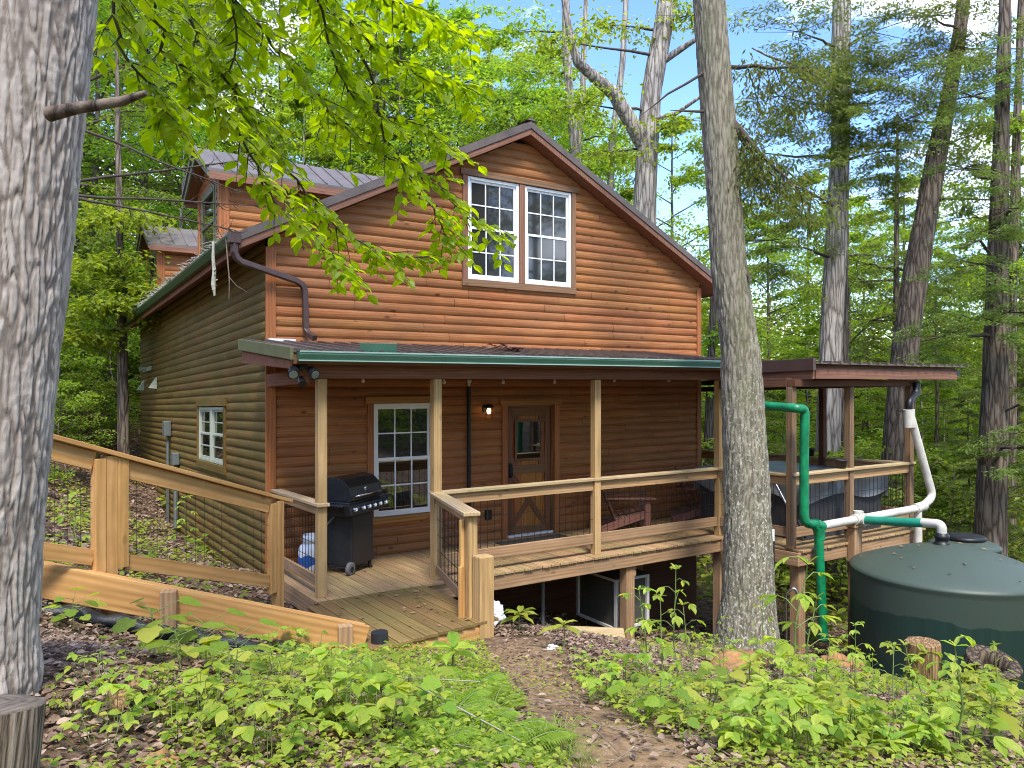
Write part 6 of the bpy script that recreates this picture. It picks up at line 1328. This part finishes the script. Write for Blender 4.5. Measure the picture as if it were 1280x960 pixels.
ctr = {}; HGT = (1.22, .87, .67)
def grow(kind, pts, label, group, f=1.0):
    for (u, v, s) in pts:
        s = s * f if s < 10 else s
        k = ctr.get(kind, 0); ctr[kind] = k + 1; pr = KIND[kind][k % len(KIND[kind])]; x, y, z = gp(u, v); a = random.random() * 6.28
        if s > 10: s = (v - s) / 955.7 * ((x - CAM[0]) * math.sin(YAW) + (y - CAM[1]) * math.cos(YAW)) / HGT[k % 3]
        if id(pr) not in used: used.add(id(pr)); pr.location = (x, y, z); pr.rotation_euler = (0, 0, a); pr.scale = (s,) * 3; pr["label"] = label; pr["group"] = group
        else: dup(pr, (x, y, z), a, s, label, group)
random.seed(31)
grow("lob", [(75, 735, 1.0), (110, 760, 1.0), (95, 790, .8), (170, 720, .01 + .9), (60, 720, .9)], "lobed-leaf seedling between the left trunk and the retaining board", "seedlings beside the left trunk")
grow("lob", [(195, 830, 1.1), (230, 845, 1.15), (215, 805, 1.0), (260, 835, 1.0), (285, 870, 1.1), (245, 815, .9), (300, 850, 1.0)], "big lobed-leaf seedling below the pine retaining board", "seedlings below the retaining board", .85)
grow("who", [(445, 800, .75), (318, 800, .6)], "broad pointed-leaf plant at the lower end of the retaining board", "plants at the board's end")
grow("who", [(650, 790, 1.05)], "broad-leaf plant on the bank just right of the newel post", "plants by the newel post")
grow("who", [(705, 812, .85)], "broad-leaf plant in front of the weathered plank", "plants by the plank")
grow("who", [(567, 850, 1.25)], "tall broad-leaf plant in front of the entry platform's corner", "plants by the platform")
grow("low", [(352, 850, 1.2), (390, 840, 1.2), (420, 870, 1.3), (450, 850, 1.2), (380, 880, 1.3), (410, 900, 1.2), (470, 890, 1.3), (500, 870, 1.2), (440, 920, 1.3), (350, 905, 1.0), (330, 880, .9), (480, 930, 1.3), (520, 905, 1.2), (530, 850, 1.1), (360, 820, 1.1), (400, 815, 1.1)], "leafy weed in the green patch below the entry platform", "weeds below the platform", .68)
grow("lob", [(490, 850, 1.0), (520, 880, 1.0), (500, 900, .9), (430, 895, .9), (545, 905, 1.0), (470, 865, .9), (370, 860, .9), (410, 850, .9)], "lobed-leaf seedling in the green patch below the entry platform", "seedlings below the platform", .75)
grow("low", [(180, 880, .8), (150, 910, .7), (220, 925, .8), (120, 860, .7), (260, 905, .8), (300, 930, .8), (95, 900, .6), (340, 950, .9), (130, 945, .7)], "little weed standing among the dead leaves right of the stump", "weeds among the dead leaves")
grow("fer", [(590, 865, 1.1), (615, 890, 1.1), (570, 890, 1.0), (630, 920, 1.0), (600, 925, 1.1), (560, 930, 1.0), (640, 945, 1.0), (590, 955, 1.0), (530, 950, .9)], "bright fern at the left edge of the worn path", "ferns beside the path")
grow("gra", [(680, 950, .8), (640, 955, .8), (560, 950, .6), (690, 925, .6), (500, 930, .6), (720, 955, .5)], "bright grass tuft at the bottom of the worn path", "grass tufts by the path", .8)
grow("low", [(745, 850, .7), (755, 880, .8), (720, 835, .6), (770, 840, .7), (785, 865, .8)], "small weed on the right edge of the worn path", "weeds beside the path")
grow("sap", [(843, 890, 700)], "tall stemmed sapling in front of the deck's support post", "saplings before the support post")
grow("sap", [(815, 870, 725), (865, 850, 750), (800, 850, 770), (830, 860, 740)], "short stemmed sapling right of the worn path", "saplings beside the path")
grow("sap", [(983, 850, 688)], "tall stemmed sapling in front of the side deck's corner post", "saplings before the corner post")
grow("sap", [(955, 850, 745), (1068, 870, 770), (1000, 860, 735), (905, 840, 768), (1030, 875, 790)], "stemmed sapling on the bank before the green downpipe", "saplings before the downpipe")
grow("sap", [(1207, 950, 785), (1245, 930, 800)], "tall stemmed sapling in front of the tank and the hollow log", "saplings before the hollow log")
grow("sap", [(1118, 940, 800), (1150, 900, 800), (1090, 900, 815)], "stemmed sapling on the bank before the log block", "saplings before the log block")
grow("lob", [(830, 905, .75), (808, 890, .6), (850, 920, .7), (790, 905, .55), (860, 915, .6), (870, 870, .7), (905, 870, .8), (890, 890, .8), (830, 870, .7)], "lobed-leaf seedling right of the worn path", "seedlings right of the path")
grow("who", [(960, 905, .85), (1080, 930, .95), (1240, 930, .9), (1150, 945, .9), (1020, 900, .8)], "broad-leaf plant on the bank in the bottom right", "broad-leaf plants on the right bank")
pts = [(random.uniform(880, 1290), random.uniform(858, 960), random.uniform(.7, 1.1)) for k in range(64)]
grow("low", pts[:36], "leafy weed crowding the bank in the bottom right", "weeds on the right bank"); grow("who", pts[36:50], "small broad-leaf plant crowding the bank in the bottom right", "small plants on the right bank", .7); grow("lob", pts[50:], "lobed-leaf seedling crowding the bank in the bottom right", "seedlings on the right bank", .6)
grow("lob", [(230, 668, 1.2), (265, 695, 1.1), (250, 690, 1.0), (110, 660, 1.0), (215, 640, 1.0), (95, 640, 1.0)], "leafy seedling beyond the path fence", "seedlings beyond the fence")
grow("sap", [(232, 690, 615), (92, 700, 610)], "stemmed sapling beyond the path fence", "saplings beyond the fence")
grow("low", [(900, 830, 1.0), (880, 812, .9), (960, 838, 1.0), (1010, 845, 1.1), (860, 825, .8), (1060, 850, 1.0), (820, 825, .8)], "small weed on the leafy ground by the leaning trunk", "weeds by the leaning trunk")
for pr in [x for l in KIND.values() for x in l] + PB + PS + PH:
    if id(pr) not in used:
        for ch in list(pr.children): bpy.data.objects.remove(ch)
        bpy.data.objects.remove(pr)
